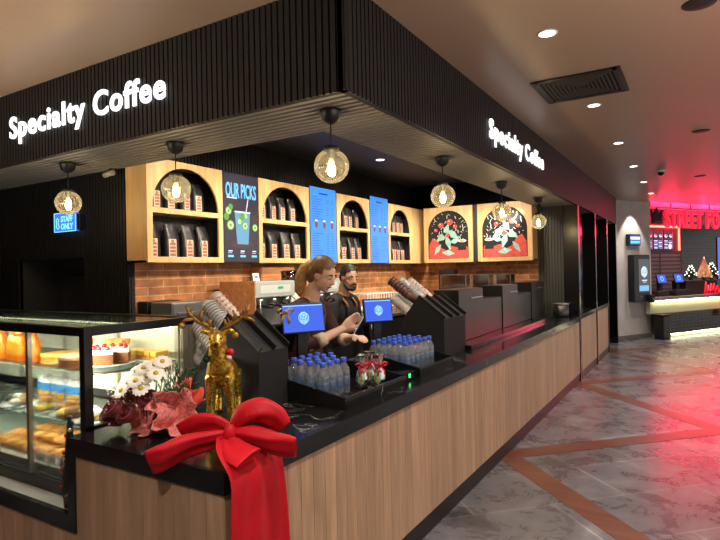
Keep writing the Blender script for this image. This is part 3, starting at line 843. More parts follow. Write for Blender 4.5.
for z in (1.20,.93):
    for x in (-2.62,-3.3,-3.98): mb.prism([(CY1-.03,z-.01),(CY0+.12,z-.01),(CY0+.12,z-.018),(CY1-.03,z-.05)], x-.006, x+.006, 'YZ')
L(mb, 'shelf_bracket', M_steel, cs, org)
M_deck = mat('steel deck', (190,190,180), .3, .4)
L(MB().box(CX0, CX1-.035, CY0+.05, CY1, CZ0+.06, .70), 'deck', M_deck, cs, org)
M_led = emat('case led', (255,244,214), 16)
mb = MB(); mb.box(CX0+.05, CX1-.07, CY0+.05, CY0+.065, CZ1-.054, CZ1-.046)
mb.box(CX0+.05, CX1-.07, CY1-.06, CY1-.045, CZ1-.054, CZ1-.046)
L(mb, 'light_strip', M_led, cs, org)
mb = MB()
for z in (1.20,.93): mb.box(CX0+.05, CX1-.07, CY0+.13, CY0+.142, z-.02, z-.012)
L(mb, 'shelf_light_strip', M_led, cs, org)

# ------------------------------------------------------------------ cakes and pastries
M_choc = mat('brown sponge', (126,72,36), .7, noise=(40,.25)); M_crust = mat('golden crust', (206,142,64), .6, noise=(30,.3), bump=(60,.4))
M_cream = mat('white cream', (246,240,226), .5); M_yel = mat('yellow custard', (236,196,76), .4); M_berry = mat('red berries', (176,28,40), .25)
M_plate = mat('white plate', (240,240,236), .25); M_oj = mat('orange juice', (232,116,8), .3); M_blue = mat('blue carton', (70,150,220), .4); M_green = mat('dark green tray', (54,96,66), .5)
M_wrap = glassmat('cling film', (252,252,252), .015, .2, .12)
M_bread = mat('rye roll', (150,100,60), .8, noise=(30,.3), bump=(50,.5)); M_glaze = mat('pastry glaze', (206,140,60), .4, noise=(38,.5), bump=(40,.6))
S1, S2, DK = 1.2005, .9305, .7005
def plate(x, y, z, r, label):
    return tag(MB().lathe([(0,0),(r*.7,0),(r,.012),(r,.015),(r*.7,.004),(0,.004)], 28).build('plate', M_plate, loc=(x,y,z)), label, 'plate', 'white plates in the cake case')
# round cakes
def round_cake(x, y, z, r, h, label, side, top_, deco=None, gap=None):
    t = thing('cake', label, 'cake', (x,y,z))
    n = 40; g = gap or 0
    pts = [(r*math.cos(a), r*math.sin(a)) for a in [g/2 + (2*PI-g)*i/n for i in range(n+1 if g else n)]]
    if g: pts.append((0,0))
    MB().prism(pts, 0, h*.72, 'XY').build('sponge', side, t)
    MB().prism([(p[0]*1.015, p[1]*1.015) for p in pts], h*.72+.0003, h, 'XY').build('topping', top_, t)
    if deco:
        mb = MB()
        for k in range(10):
            a = g/2+(2*PI-g)*(k+.5)/10; mb.sph((r*.78*math.cos(a), r*.78*math.sin(a), h+.008), .013, 8)
        mb.build('berry', deco, t)
    return t
plate(-2.735,1.86,S1,.13,'white plate under the berry cake behind the side glass')
round_cake(-2.735,1.86,S1+.016,.105,.072,'brown sponge cake topped with cream and red berries, on the plate at the side glass',M_choc,M_cream,M_berry,.9)
round_cake(-2.86,1.78,S1,.115,.06,'round brown cake with pale crumb top, at the corner post of the case',M_choc,mat('hazelnut crumb',(206,176,130),.8,noise=(60,.3)),None)
round_cake(-3.13,1.84,S1,.12,.045,'flat golden tart on the upper shelf left of the crumb cake',M_crust,M_yel,None,.5)
# tray of yellow slices
tr = thing('serving_tray', 'white tray of yellow custard slices, at the back of the upper shelf', 'tray', (-2.66,2.055,S1))
MB().box(-.15,.12,-.055,.055,0,.010,bev=.003).build('tray', M_plate, tr)
M_slab = [M_crust, M_yel]
for k in range(5):
    t = thing('custard_slice', 'yellow custard slice on the white tray at the back of the upper shelf', 'cake slice', (-2.79+.054*k,2.055,S1+.0105), group='custard slices on the white tray')
    MB().box(-.024,.024,-.045,.045,0,.022).build('base', M_crust, t); MB().box(-.024,.024,-.045,.045,.0222,.048,bev=.004).build('custard', M_yel, t)
# stacked sandwich pastries and cream dish
tg = thing('cream_dish', 'white dish heaped with cream slices, upper shelf beside the grey mullion', 'dish', (-3.03,1.99,S1))
MB().lathe([(0,0),(.07,0),(.11,.05),(.112,.05),(.07,.006),(0,.006)], 26).build('dish', M_plate, tg)
MB().sph((0,0,.045),.085,16,1,1,.45).build('cream', M_cream, tg)
for k in range(3):
    t = thing('layer_cake_slice', ['lowest','middle','topmost'][k]+' of the stacked layer slices behind the grey mullion', 'cake slice', (-2.93+.004*k,2.04,S1+.0372*k), rz=.2*k)
    MB().box(-.055,.055,-.04,.04,0,.026).build('sponge', M_glaze, t); MB().box(-.057,.057,-.042,.042,.0262,.0368,bev=.003).build('cream', M_cream if k < 2 else M_crust, t)
# orange juice bottles, upper shelf
def make_oj():
    t = thing('juice_bottle','x','juice bottle')
    MB().lathe([(0,0),(.036,0),(.038,.01),(.038,.10),(.030,.128),(.018,.145),(.018,.150),(0,.150)],20).build('juice', M_oj, t)
    MB().lathe([(0,.1502),(.0205,.1502),(.0205,.172),(0,.172)],16).build('cap', mat('orange cap',(240,120,10),.4), t)
    MB().lathe([(.0388,.035),(.0388,.085)],20,cap=False).build('label', mat('juice label',(214,150,40),.5), t)
    return t
j0 = make_oj()
for i in range(7):
    x = -3.115-.088*i; y = 1.72+.02*(i % 2)
    x = -3.27-.105*(i-1) if i else -3.135
    o = j0 if i == 0 else dup(j0,(x,y,S1))
    o.location = (x,1.98 if i == 0 else y,S1); o['group'] = 'orange juice bottles on the upper shelf'
    o['label'] = 'orange juice bottle on the upper shelf of the cake case, '+['nearest the mullion','second from the mullion','third from the mullion','fourth from the mullion','fifth from the mullion','sixth from the mullion','farthest from the mullion'][i]
# blue and orange drink cartons, middle shelf
def make_carton():
    t = thing('drink_carton','x','carton')
    MB().box(-.03,.03,-.03,.03,0,.125,bev=.003).build('carton', M_blue, t)
    MB().prism([(-.03,.1251),(.03,.1251),(.004,.16),(-.004,.16)],-.03,.03,'XZ').build('gable_top', M_plate, t)
    MB().box(-.022,.022,-.0312,-.0302,.02,.08).build('label', mat('carton print',(245,180,50),.5), t)
    return t
c0 = make_carton()
for i in range(6):
    x = -3.02-.075*i; o = c0 if i == 0 else dup(c0,(x,1.86,S2))
    o.location = (x,1.86+.012*(i%2),S2); o.rotation_euler = (0,0,.3); o['group'] = 'blue drink cartons in the case'
    o['label'] = 'blue drink carton with pale gable top on the middle shelf, '+['nearest the corner post','second from the corner post','third from the corner post','fourth from the corner post','fifth from the corner post','farthest from the corner post'][i]
# pastries: build some kinds
def make_croissant():
    t = thing('croissant','x','croissant')
    mb = MB(); n = 22
    pts = []; rad = []
    for i in range(n+1):
        a = -1.25+2.5*i/n; pts.append((.055*math.sin(a), .055*(1-math.cos(a)), .024)); 
        u = abs(2*i/n-1); rad.append((.025*(1-u**1.8)+.006)*(1+.14*math.sin(i*2.2)))
    mb.tube(pts, rad, 10); mb.build('pastry', M_glaze, t)
    return t
def single(mb, name, m, label, cat, group, loc, rz=0):
    return tag(mb.build(name, m, loc=loc, rot=(0,0,rz)), label, cat, group)
cr0 = None
rr = random.Random(11)
crp = []
for row in range(3):
    for k in range(12): crp.append((-2.60-.088*k-(.04 if row % 2 else 0), 1.70+.135*row, DK+.003, row, k))
for k in range(7): crp.append((-2.66-.095*k, 1.775, DK+.05, 3, k))
rown = ['front row','middle row','back row','upper layer']
kn = ['first','second','third','fourth','fifth','sixth','seventh','eighth','ninth','tenth','eleventh','twelfth']
for i, (x,y,z,row,k) in enumerate(crp):
    if cr0 is None: cr0 = make_croissant(); o = cr0
    else: o = dup(cr0,(x,y,z))
    o.location = (x,y,z); o.rotation_euler = (rr.uniform(-.12,.12),0,1.3+rr.uniform(-.35,.5)); s = rr.uniform(.92,1.0); o.scale = (s,s,s)
    o['group'] = 'croissants on the case deck'; o['label'] = 'golden croissant on the case deck, %s, %s from the corner post' % (rown[row], kn[k])
# middle shelf: wrapped dishes, rolls, lemon, muffins
def heap(name, x, y, z, label, seed, n, m1, wrap=True, r=.10):
    t = thing(name, label, 'pastry platter', (x,y,z), group='platters of pastries on the middle shelf')
    MB().lathe([(0,0),(r*.7,0),(r,.014),(r,.017),(r*.7,.004),(0,.004)],26).build('platter', M_plate, t)
    q = random.Random(seed)
    for k in range(n):
        a = q.uniform(0,2*PI); d = q.uniform(0,r*.62); 
        c = (d*math.cos(a), d*math.sin(a), .022+.022*(k%3)*(1-d/r))
        mb = MB(); mb.sph(c, q.uniform(.022,.03), 10, 1.25, .9, .7, Matrix.Rotation(q.uniform(0,3),4,'Z')); mb.build('pastry', m1[k % len(m1)], t)
    if wrap: MB().lathe([(r*.98,.018),(r*.9,.05),(r*.6,.075),(0,.085)],22,cap=False).build('cling_film', M_wrap, t)
    return t
heap('pastry_platter',-2.70,1.72,S2,'wrapped pale platter of yellow pastries on the middle shelf behind the corner post',1,9,[M_yel,M_crust,M_cream])
heap('pastry_platter',-2.93,1.75,S2,'wrapped platter of glazed buns on the middle shelf below the tart',2,9,[M_glaze,M_crust])
heap('pastry_platter',-3.17,1.74,S2,'wrapped platter of lemon pastries on the middle shelf in front of blue cartons',3,9,[M_yel,mat('pale icing',(240,232,190),.4),M_crust])
heap('pastry_platter',-3.42,1.74,S2,'wrapped platter of pale buns at the cut-off end of the middle shelf',4,8,[M_cream,M_crust])
heap('pastry_platter',-2.66,2.0,S2,'uncovered platter of berry tartlets on the middle shelf behind the side glass',5,9,[M_crust,M_berry,M_cream],False,.11)
single(MB().lathe([(0,0),(.03,.002),(.042,.03),(.036,.06),(0,.072)],16),'rye_roll',M_bread,'brown rye roll standing on the middle shelf behind the corner post','bread roll','rolls in the case',(-2.815,1.69,S2+.0005))
single(MB().lathe([(0,0),(.025,.002),(.036,.028),(.03,.055),(0,.064)],16),'rye_roll',M_glaze,'pale roll on the middle shelf beside the berry tartlets','bread roll','rolls in the case',(-2.585,1.86,S2+.0005))
tag(MB().sph((0,0,.032),.034,14,1.25,.95,.92).build('lemon', M_yel, loc=(-2.855,1.665,S2+.0005)),'bright yellow lemon at the front of the middle shelf','lemon')
# green tray on deck, price tags
gt = thing('serving_tray','dark green tray on the case deck behind the croissants','tray',(-3.12,2.09,DK))
MB().box(-.22,.22,-.04,.04,0,.10,bev=.006).build('tray', M_green, gt)
M_tag = mat('price card', (226,228,224), .5); M_tagt = mat('price print', (40,40,44), .6)
for k in range(6):
    x = -2.62-.098*k
    t = thing('price_card','white price card before the croissants, %s from the corner post' % kn[k],'price card',(x,CY0+.075,.7005),group='price cards before the croissants')
    MB().prism([(-.012,0),(.02,0),(-.0,.045),(-.003,.045)],-.036,.036,'YZ').build('card', M_tag, t)
    mb = MB(); 
    for q in range(3): mb.box(-.024,.024-.01*q,-.0135+.0032*q-.003,-.0125+.0032*q,.012+.010*q,.0155+.010*q)
    mb.build('print', M_tagt, t)
# little decorated christmas tree on the ledge
xt = thing('small_christmas_tree','tiny dark green christmas tree with baubles on the low ledge of the counter','christmas tree',(-2.545,1.515,LEDGE+.0005))
M_tin = mat('dark green needles',(26,44,32),.7); 
MB().lathe([(0,0),(.03,0),(.034,.05),(0,.05)],14).build('pot', mat('small brown pot',(60,40,30),.7), xt)
MB().cyl((0,0,.05),(0,0,.40),.006,.003,8).build('trunk', M_choc, xt)
mb = MB(); q = random.Random(2)
for k in range(260):
    z = .07+.34*(k/260); r = .040*(1-(z-.05)/.40)+.006; a = k*2.4; dz = -.014
    mb.tube([(0.2*r*math.cos(a),0.2*r*math.sin(a),z+.01),(r*math.cos(a),r*math.sin(a),z+dz)],[.0045,.0018],4)
mb.build('needles', M_tin, xt)
for k in range(12):
    z = .09+.027*k; r = .040*(1-(z-.05)/.40)+.006; a = k*2.1+3.6
    MB().sph((r*math.cos(a),r*math.sin(a),z),.011,10).build('bauble',[M_berry,mat('silver bauble',(200,200,200),.2,.8),mat('blue black bauble',(30,34,50),.3)][k%3],xt)
MB().sph((0,0,.415),.013,10).build('bauble', mat('blue black bauble',(30,34,50),.3), xt)
# ================================================================== SLANTED CUP RACKS
M_cupw = mat('printed paper cup', (226,206,192), .5); M_cupb = mat('cup print', (150,108,92), .6)
M_cupc = glassmat('clear plastic cup', (246,246,246), .12, .08, .5, haze=.45)
M_lid = mat('milky lid', (230,226,218), .35); M_lidg = mat('grey clear lid', (204,204,200), .3); M_cupbr = mat('brown cup', (92,58,42), .5); M_cupdk = mat('black lid', (30,28,28), .4)
def make_cup(nm, m, band=None, r=.044, h=.105):
    t = thing(nm,'x','cup')
    MB().lathe([(0,0),(r*.72,0),(r*.98,h),(r*.94,h),(r*.70,.004),(0,.004)],20).build('cup_wall', m, t)
    mb = MB(); mb.tube([(r*1.0*math.cos(a), r*1.0*math.sin(a), h) for a in [2*PI*k/20 for k in range(20)]], .0035, 6, True); mb.build('rim', m, t)
    if band is not None:
        mb = MB()
        for k in range(9):
            a = k*.7; z = h*(.25+.055*k); rr_ = r*(.72+.26*z/h)+.0008
            mb.sph((rr_*math.cos(a), rr_*math.sin(a), z), .009, 8, .25 if abs(math.cos(a))>.7 else 1, 1 if abs(math.cos(a))>.7 else .25, 1)
        mb.build('printed_motif', band, t)
    return t
def make_lid(nm, m, r=.047):
    t = thing(nm,'x','cup cover')
    MB().lathe([(r,0),(r*1.03,.004),(r*1.02,.009),(r*.92,.010),(r*.86,.024),(r*.2,.026),(0,.026),(0,.023),(r*.8,.021),(r*.9,.004)],20,cap=False).build('lid_wall', m, t)
    return t
CUPS = {'print': make_cup('paper_cup', M_cupw, M_cupb), 'clear': make_cup('plastic_cup', M_cupc), 'brown': make_cup('paper_cup', M_cupbr), 'lid': make_lid('dome_cover', M_lid), 'glid': make_lid('dome_cover', M_lidg)}
USED = set()
def place_cup(kind, M, label, group):
    o0 = CUPS[kind]
    o = o0 if kind not in USED else dup(o0, (0,0,0))
    USED.add(kind)
    o.location = M.translation; o.rotation_euler = M.to_euler(); o['label'] = label; o['group'] = group
    return o
def cup_rack(X, Y, label, where, cols, tiers, dz, stacks, w=.115, hz=.31, slope=math.radians(37)):
    """X = customer-side face, Y = near face; tubes rise towards the staff"""
    t = thing('cup_rack', label, 'cup dispenser', (X,Y,ZT), group='slanted cup racks')
    a = Vector((-math.cos(slope),0,math.sin(slope))); nrm = Vector((math.sin(slope),0,math.cos(slope)))
    W = w*cols+.012
    p0 = Vector((0,0,hz)); L1 = .30
    p1 = p0 + a*L1; depth = dz*tiers+.02
    p2 = p1 - nrm*depth
    poly = [(0,0),(0,hz),(p1.x,p1.z),(p2.x,p2.z),(p2.x,0)]
    MB().prism(poly, 0, W, 'XZ').build('body', M_blackmat, t)
    # raised ribs that divide the top into channels
    for c in range(cols+1):
        mb = MB(); y = .006+w*c
        q = [p0+nrm*.0, p0+nrm*.03, p1+nrm*.03, p1]
        mb.prism([(v.x,v.z) for v in q], y-.005, y+.005, 'XZ')
        mb.build('divider', M_black, t)
    mb = MB()
    for c in range(cols):
        y = .006+w*(c+.5)
        for r in range(tiers):
            c0 = p1 - nrm*(dz*(r+.5)+.0) + Vector((0,y,0))
            mb.cyl(c0-a*.002, c0+a*.014, .052, n=20)
    mb.build('tube_collar', M_blackgloss, t)
    for c, r, kind, n, step, lab in stacks:
        y = .006+w*(c+.5)
        base = Vector((X,Y,ZT)) + p1 - nrm*(dz*(r+.5)) + Vector((0,y,0)) + a*.016
        for k in range(n):
            o = base + a*(step*k)
            M = frame(o, Vector((0,1,0)), a.cross(Vector((0,1,0))).normalized(), a)
            if kind in ('print','clear','brown'):      # mouth down the tube, base outwards
                pass
            place_cup(kind, M, lab, lab.split(',')[0])
    return t
cup_rack(-1.97, 2.2, 'black slanted cup rack behind the gold reindeer', '', 2, 3, .15, [
    (1,0,'print',5,.035,'printed white paper cups nested in the highest tube, rack behind the gold reindeer'),
    (0,0,'glid',9,.020,'grey clear covers stacked in the near upper tube, rack behind the gold reindeer'),
    (1,1,'glid',6,.020,'grey covers stacked in the far middle tube, rack behind the gold reindeer'),
    (0,1,'lid',9,.020,'milky white covers stacked in the near middle tube, rack behind the gold reindeer'),
    (1,2,'lid',8,.020,'milky covers stacked in the far bottom tube, rack behind the gold reindeer'),
    (0,2,'clear',4,.032,'clear plastic cups nested in the lowest near tube, rack behind the gold reindeer')])
cup_rack(-1.80, 4.28, 'black slanted cup rack beside the tall bronze machines', '', 3, 2, .115, [
    (2,0,'print',6,.035,'printed white paper cups nested in the top far tube, rack beside the bronze machines'),
    (1,0,'clear',7,.032,'clear cups nested in the top centre tube, rack beside the bronze machines'),
    (0,0,'brown',7,.033,'brown paper cups nested in the top near tube, rack beside the bronze machines'),
    (2,1,'brown',6,.033,'brown paper cups in the lower far tube, rack beside the bronze machines'),
    (1,1,'glid',12,.020,'grey covers stacked in the lower centre tube, rack beside the bronze machines'),
    (0,1,'lid',10,.020,'milky covers stacked in the lower near tube, rack beside the bronze machines')], w=.16)

# ================================================================== WATER BOTTLES IN MARBLE TRAYS
M_pet = glassmat('clear bottle plastic', (240,247,252), .08, .06, .4, haze=.11, hazecol=(242,247,252))
M_wcap = mat('blue cap', (56,92,210), .35); M_wlab = glassmat('pale blue bottle label', (170,212,245), .10, .2, .5, haze=.16, hazecol=(180,214,250))
M_water = glassmat('water', (214,232,246), .04, .02, .35)
def make_bottle():
    t = thing('water_bottle','x','water bottle')
    prof = [(0,.004),(.028,0),(.034,.006),(.035,.02),(.0335,.03),(.035,.04),(.035,.095),(.0335,.105),(.035,.115),(.033,.135),(.020,.165),(.0135,.174),(.0135,.182)]
    MB().lathe(prof,16,cap=False).build('bottle_wall', M_pet, t)
    MB().lathe([(0,.180),(.0155,.180),(.0165,.183),(.0165,.203),(.014,.206),(0,.206)],14).build('cap', M_wcap, t)
    MB().lathe([(.0358,.045),(.0358,.090)],16,cap=False).build('label', M_wlab, t)
    return t
wb0 = make_bottle(); wb_used = [False]
rowname = ['staff-side row','second row','third row','front row']
def put_bottle(loc, label, group):
    if not wb_used[0]: wb_used[0] = True; o = wb0
    else: o = dup(wb0, loc)
    o.location = loc; o['label'] = label; o['group'] = group; o.rotation_euler = (0,0,random.uniform(0,6))
    return o
def marble_tray(x0, x1, y0, y1, label):
    """x1 = customer side (low lip), x0 = staff side (high)"""
    t = thing('bottle_tray', label, 'tray', (x0,y0,ZT), group='marble bottle trays')
    w = x1-x0; d = y1-y0; th = .014
    lo, hi = .062, .15
    MB().box(0.02, w, 0.004, d-.004, 0, .02).build('base', M_marble, t)
    MB().prism([(0,0),(w,0),(w,lo),(0,hi)],0,th,'XZ').build('side_panel', M_marble, t)
    MB().prism([(0,0),(w,0),(w,lo),(0,hi)],d-th,d,'XZ').build('side_panel', M_marble, t)
    MB().box(w-th,w,th,d-th,.0205,lo).build('front_panel', M_marble, t)
    MB().box(0,th,th,d-th,.0205,hi).build('back_panel', M_marble, t)
    return t
marble_tray(-2.10,-1.585,2.43,3.14,'black marble tray of water bottles nearest the red bow')
marble_tray(-2.06,-1.61,3.40,4.00,'black marble tray of water bottles beyond the card terminals')
for r, (x, n, s) in enumerate(((-2.035,5,0),(-1.955,5,.03),(-1.87,4,.01),(-1.775,4,0))):
    for k in range(n):
        if r == 3: y = 2.50+.071*k
        else: y = 2.50+.078*k+s
        put_bottle((x, y, ZT+.0205), 'blue capped water bottle, tray near the red bow, %s, %s from near side' % (rowname[r], kn[k]), 'water bottles in the tray near the bow')
for r, (x, n) in enumerate(((-2.0,6),(-1.915,6),(-1.83,6),(-1.745,6))):
    for k in range(n):
        put_bottle((x, 3.455+.080*k, ZT+.0205), 'blue capped water bottle, tray past the card terminals, %s, %s from near side' % (rowname[r], kn[k]), 'water bottles in the far tray')
# clear gift bags tied with red ribbon
M_cell = glassmat('cellophane', (236,240,230), .16, .1, .5); M_rib = mat('red ribbon', (206,24,36), .4); M_cook = mat('green white sweets', (186,196,160), .6, noise=(60,.35))
def gift(loc, rz, label, tilt):
    t = thing('cellophane_gift_bag', label, 'gift bag', loc, group='cellophane gift bags', rot=(tilt,0,rz))
    MB().box(-.034,.034,-.022,.022,0.002,.085,bev=.014).build('sweets', M_cook, t)
    MB().lathe([(.001,0),(.040,0),(.042,.05),(.036,.10),(.012,.135),(.034,.19),(.040,.20)],14,cap=False,sy=.7).build('wrapper', M_cell, t)
    mb = MB(); mb.tube([(.014*math.cos(a),.010*math.sin(a),.135) for a in [2*PI*k/10 for k in range(10)]],.004,6,True)
    for s in (-1,1):
        mb.ribbon([(0,-.012,.135),(s*.025,-.020,.155),(s*.048,-.018,.148),(s*.03,-.016,.128),(0,-.013,.135)],(0,1,.3),.016,.002)
        mb.ribbon([(0,-.013,.133),(s*.018,-.02,.105),(s*.026,-.022,.075)],(1,0,0),.012,.002)
    mb.build('ribbon_bow', M_rib, t)
gift((-1.74,2.86,ZT+.021),.9,'clear gift bag with red ribbon, beside the bottles in the near tray',.0)
gift((-1.66,2.93,ZT+.021),1.1,'clear gift bag with red ribbon, at the front lip of the near tray',.0)
gift((-1.77,3.0,ZT+.021),.7,'clear gift bag with red ribbon, at the far end of the near tray',.0)

# ================================================================== POS SCREENS AND TERMINALS
M_posblue = emat('pos screen blue', (52,92,214), 1.1); M_logo = emat('pos logo cyan', (150,214,255), 1.3)
def emblem(mb, M, r):
    """round woven emblem: ring of leaf shapes around a stem"""
    def P(pts): return [M @ Vector((x,y,0)) for x, y in pts]
    for s in (-1,1):
        for k in range(3):
            q = .28+.26*k
            mb.tube(P([(s*r*q*math.sin(a)*1.0, -r*math.cos(a)*(1-.08*k)) for a in [PI*(.12+.76*i/10) for i in range(11)]]), r*.055, 5)
    mb.tube(P([(0,-r*1.0),(0,r*.9)]), r*.055, 5)
    for k in (-.45,0,.4): mb.tube(P([(-r*.45,r*(k+.15)),(0,r*(k-.1)),(r*.45,r*(k+.15))]), r*.05, 5)
def pos_display(name, loc, rz, tilt, w, h, label, group=None, bow=False, stand=.28, rim=True):
    t = thing(name, label, 'point of sale screen', loc, rz, group)
    # local: screen faces -Y, x right, z up
    Z = stand
    R = Matrix.Translation((0,0,Z)) @ Matrix.Rotation(tilt,4,'X')
    MB().box(-w/2,w/2,0,.022,-h/2,h/2,R,bev=.006).build('housing', M_black, t)
    mb = MB(); mb.m(0).box(-w/2+.010,w/2-.010,-.001,.002,-h/2+.012,h/2-.010,R)
    mb.m(1); emblem(mb, R @ frame((0,-.002,0),(1,0,0),(0,0,1)), h*.22)
    mb.box(-w/2+.012,w/2-.012,-.0016,.001,h/2-.02,h/2-.0155,R)
    mb.build('display', [M_posblue, M_logo], t)
    mb = MB(); mb.box(-.035,.035,.02,.05,.012,Z-.01,bev=.006); mb.box(-.06,.06,-.05,.06,0,.014,bev=.005); mb.build('stand', M_black, t)
    return t
# staff work shelf at the inner edge of the counter carries the tills
tag(MB().box(-2.37,-2.205,2.62,4.15,0,.03).build('till_shelf', M_black, loc=(0,0,.955)),'narrow black shelf behind the counter that carries the tills','shelf')
p1 = pos_display('customer_display',(-2.15,2.83,ZT+.001+.0),math.radians(62),math.radians(-10),.30,.195,'blue customer screen with round emblem, before the woman in brown','blue customer screens',stand=.435)
p2 = pos_display('customer_display',(-2.11,3.73,ZT+.001),math.radians(58),math.radians(-10),.25,.185,'blue customer screen with pale emblem, nearest the rack of brown cups','blue customer screens',stand=.42)
# tan bow pinned on the first screen
M_tan = mat('tan ribbon', (176,142,104), .6)
bwt = thing('tan_ribbon_bow','tan ribbon bow stuck on the corner of a blue customer screen','ribbon bow')
mb = MB()
for s in (-1,1):
    mb.ribbon([(0,0,0),(s*.03,-.012,.022),(s*.055,-.008,.012),(s*.045,-.004,-.012),(0,0,0)],(0,1,.2),.028,.002)
    mb.ribbon([(0,0,0),(s*.018,-.006,-.035),(s*.026,-.004,-.075)],(1,0,0),.022,.002)
mb.build('loops', M_tan, bwt); MB().sph((0,-.006,0),.012,10).build('knot', M_tan, bwt)
bwt.rotation_euler = (0,0,math.radians(62))
_r = Matrix.Translation((-2.15,2.83,ZT)) @ Matrix.Rotation(math.radians(62),4,'Z')
bwt.location = _r @ Vector((-.135,-.022,.485))
# staff-facing tills: seen from behind and the side, as black slabs with bright faces
M_tillw = emat('till screen white', (206,220,240), .9)
def till(loc, rz, label, lean=.55):
    t = thing('till', label, 'till', loc, rz, 'staff tills')
    R = Matrix.Translation((0,0,.26)) @ Matrix.Rotation(-lean,4,'X')
    MB().box(-.16,.16,-.03,.0,-.11,.12,R,bev=.012).build('housing', M_black, t)
    MB().box(-.145,.145,-.0335,-.0302,-.09,.105,R).build('display', M_tillw, t)
    MB().box(-.07,.07,-.05,.05,0,.05,bev=.015).prism([(-.02,.04),(.045,.04),(.03,.28),(-.01,.28)],-.05,.05,'YZ').build('stand', M_blackmat, t)
till((-2.315,2.72,.986),math.radians(-118),'black staff till seen from behind, left of the woman in brown')
till((-2.30,3.86,.986),math.radians(-70),'black staff till leaning toward the woman, at her outstretched hand')
# card terminals between the trays
def card_terminal(loc, rz, label):
    t = thing('card_terminal', label, 'card terminal', loc, rz, 'card terminals between the trays')
    MB().box(-.04,.04,-.09,.09,0,.035,Matrix.Rotation(.45,4,'X') @ Matrix.Translation((0,.02,.05)),bev=.012).build('body', M_blackmat, t)
    MB().box(-.05,.05,-.05,.07,0,.05,bev=.012).build('stand', M_black, t)
    mb = MB(); R = Matrix.Rotation(.45,4,'X') @ Matrix.Translation((0,.02,.05))
    for i in range(3):
        for k in range(4): mb.box(-.026+.02*i,-.012+.02*i,-.07+.018*k,-.058+.018*k,.035,.038,R)
    mb.build('keypad', mat('keypad grey',(120,122,126),.5), t)
    MB().box(-.03,.03,.02,.075,.0352,.037,R).build('display', mat('terminal display',(70,84,96),.2), t)
card_terminal((-1.86,3.23,ZT),.9,'black card terminal on the counter between the two bottle trays, staff side')
card_terminal((-1.98,3.27,ZT),1.2,'black card terminal behind another one, toward the till')
tc = thing('tip_box','low black box with a small green light between the bottle trays','box',(-1.69,3.28,ZT))
MB().box(-.06,.06,-.08,.08,0,.06,bev=.01).build('body', M_blackgloss, tc)
mb = MB()
for k in range(3): mb.box(.0602,.063,-.004+.008*k-.008,.0005+.008*k-.008,.02,.045)
mb.build('indicator_light', emat('green light',(60,255,120),3), tc)
# metal bell-like jar between screen and bottles
jr = thing('sugar_jar','small glass jar with steel lid before the second blue screen','jar',(-2.02,3.32,ZT))
MB().lathe([(0,0),(.045,0),(.05,.02),(.05,.09),(.04,.11)],20,cap=False).build('jar_wall', M_pet, jr)
MB().lathe([(0,.11),(.045,.11),(.045,.13),(.02,.15),(0,.15)],20).build('lid', M_steel, jr)

# ================================================================== BRONZE MACHINES
M_br = mat('dark bronze panel', (50,43,38), .34, .5); M_brs = mat('black machine side', (24,23,22), .4)
def machine(y0, y1, h, x0, x1, label):
    t = thing('drinks_machine', label, 'drinks machine', (x1,y0,ZT+.0405), group='row of tall bronze machines')
    d = x0-x1; w = y1-y0
    MB().box(d,-.004,0,w,0,h,bev=.004).build('body', M_brs, t)
    MB().box(-.0035,0,.003,w-.003,.003,h-.004,bev=.0015).build('front_panel', M_br, t)
    MB().box(-.0005,.012,w*.45,w*.95,h*.81,h*.83).build('handle', M_steel, t)
def lowbox(y0, y1, h, x0, x1, label):
    t = thing('counter_cabinet', label, 'counter cabinet', (x1,y0,ZT+.0405), group='low bronze boxes between the machines')
    MB().box(x0-x1,-.004,0,y1-y0,0,h,bev=.003).build('body', M_brs, t)
    MB().box(-.0035,0,.002,y1-y0-.002,.003,h-.003,bev=.0015).build('front_panel', M_br, t)
XM = -1.9
machine(4.88,5.56,.49,-2.15,XM,'tall bronze fronted machine nearest the slanted cup rack')
lowbox(5.563,6.235,.365,-2.1,XM-.01,'low bronze box between the first and second tall machine')
machine(6.24,6.86,.49,-2.15,XM,'tall bronze fronted machine in the middle of the row')
lowbox(6.863,7.535,.365,-2.1,XM-.01,'low bronze box between the second and third tall machine')
machine(7.54,8.2,.49,-2.15,XM,'tall bronze fronted machine farthest along, before the slatted wall')
# clear guards on the end counter, with dark frames, and things behind
M_guard = mat('smoky guard frame', (120,106,100), .3, .4)
for i, (x0, x1) in enumerate(((-3.42,-2.92),(-2.9,-2.56),(-2.54,-2.24))):
    t = thing('glass_guard', ['widest clear guard on the end counter','middle clear guard on the end counter','narrow clear guard on the end counter next to the grey slats'][i],'glass guard',(x0,8.02,1.1005), group='clear guards on the end counter')
    w = x1-x0
    mb = MB()
    for x in (0,w-.02,w-.09): mb.box(x,x+.012,0,.012,0,.50)
    mb.box(0,w,0,.012,.488,.50); mb.box(0,w,0,.012,0,.012); mb.box(w-.09,w,0,.012,.30,.31); mb.build('frame', M_guard, t)
    MB().box(.006,w-.01,.004,.008,.012,.488).build('pane', glassmat('smoky pane',(150,140,132),.12,.08), t)
bx = thing('menu_box','small black box on the end counter below the first chalk painting','box',(-3.42,8.35,1.1005))
MB().box(-.13,.13,-.08,.08,0,.56,bev=.004).build('body', M_black, bx)
MB().box(-.132,.132,-.082,.082,.5605,.57).build('lid', M_blackmat, bx)
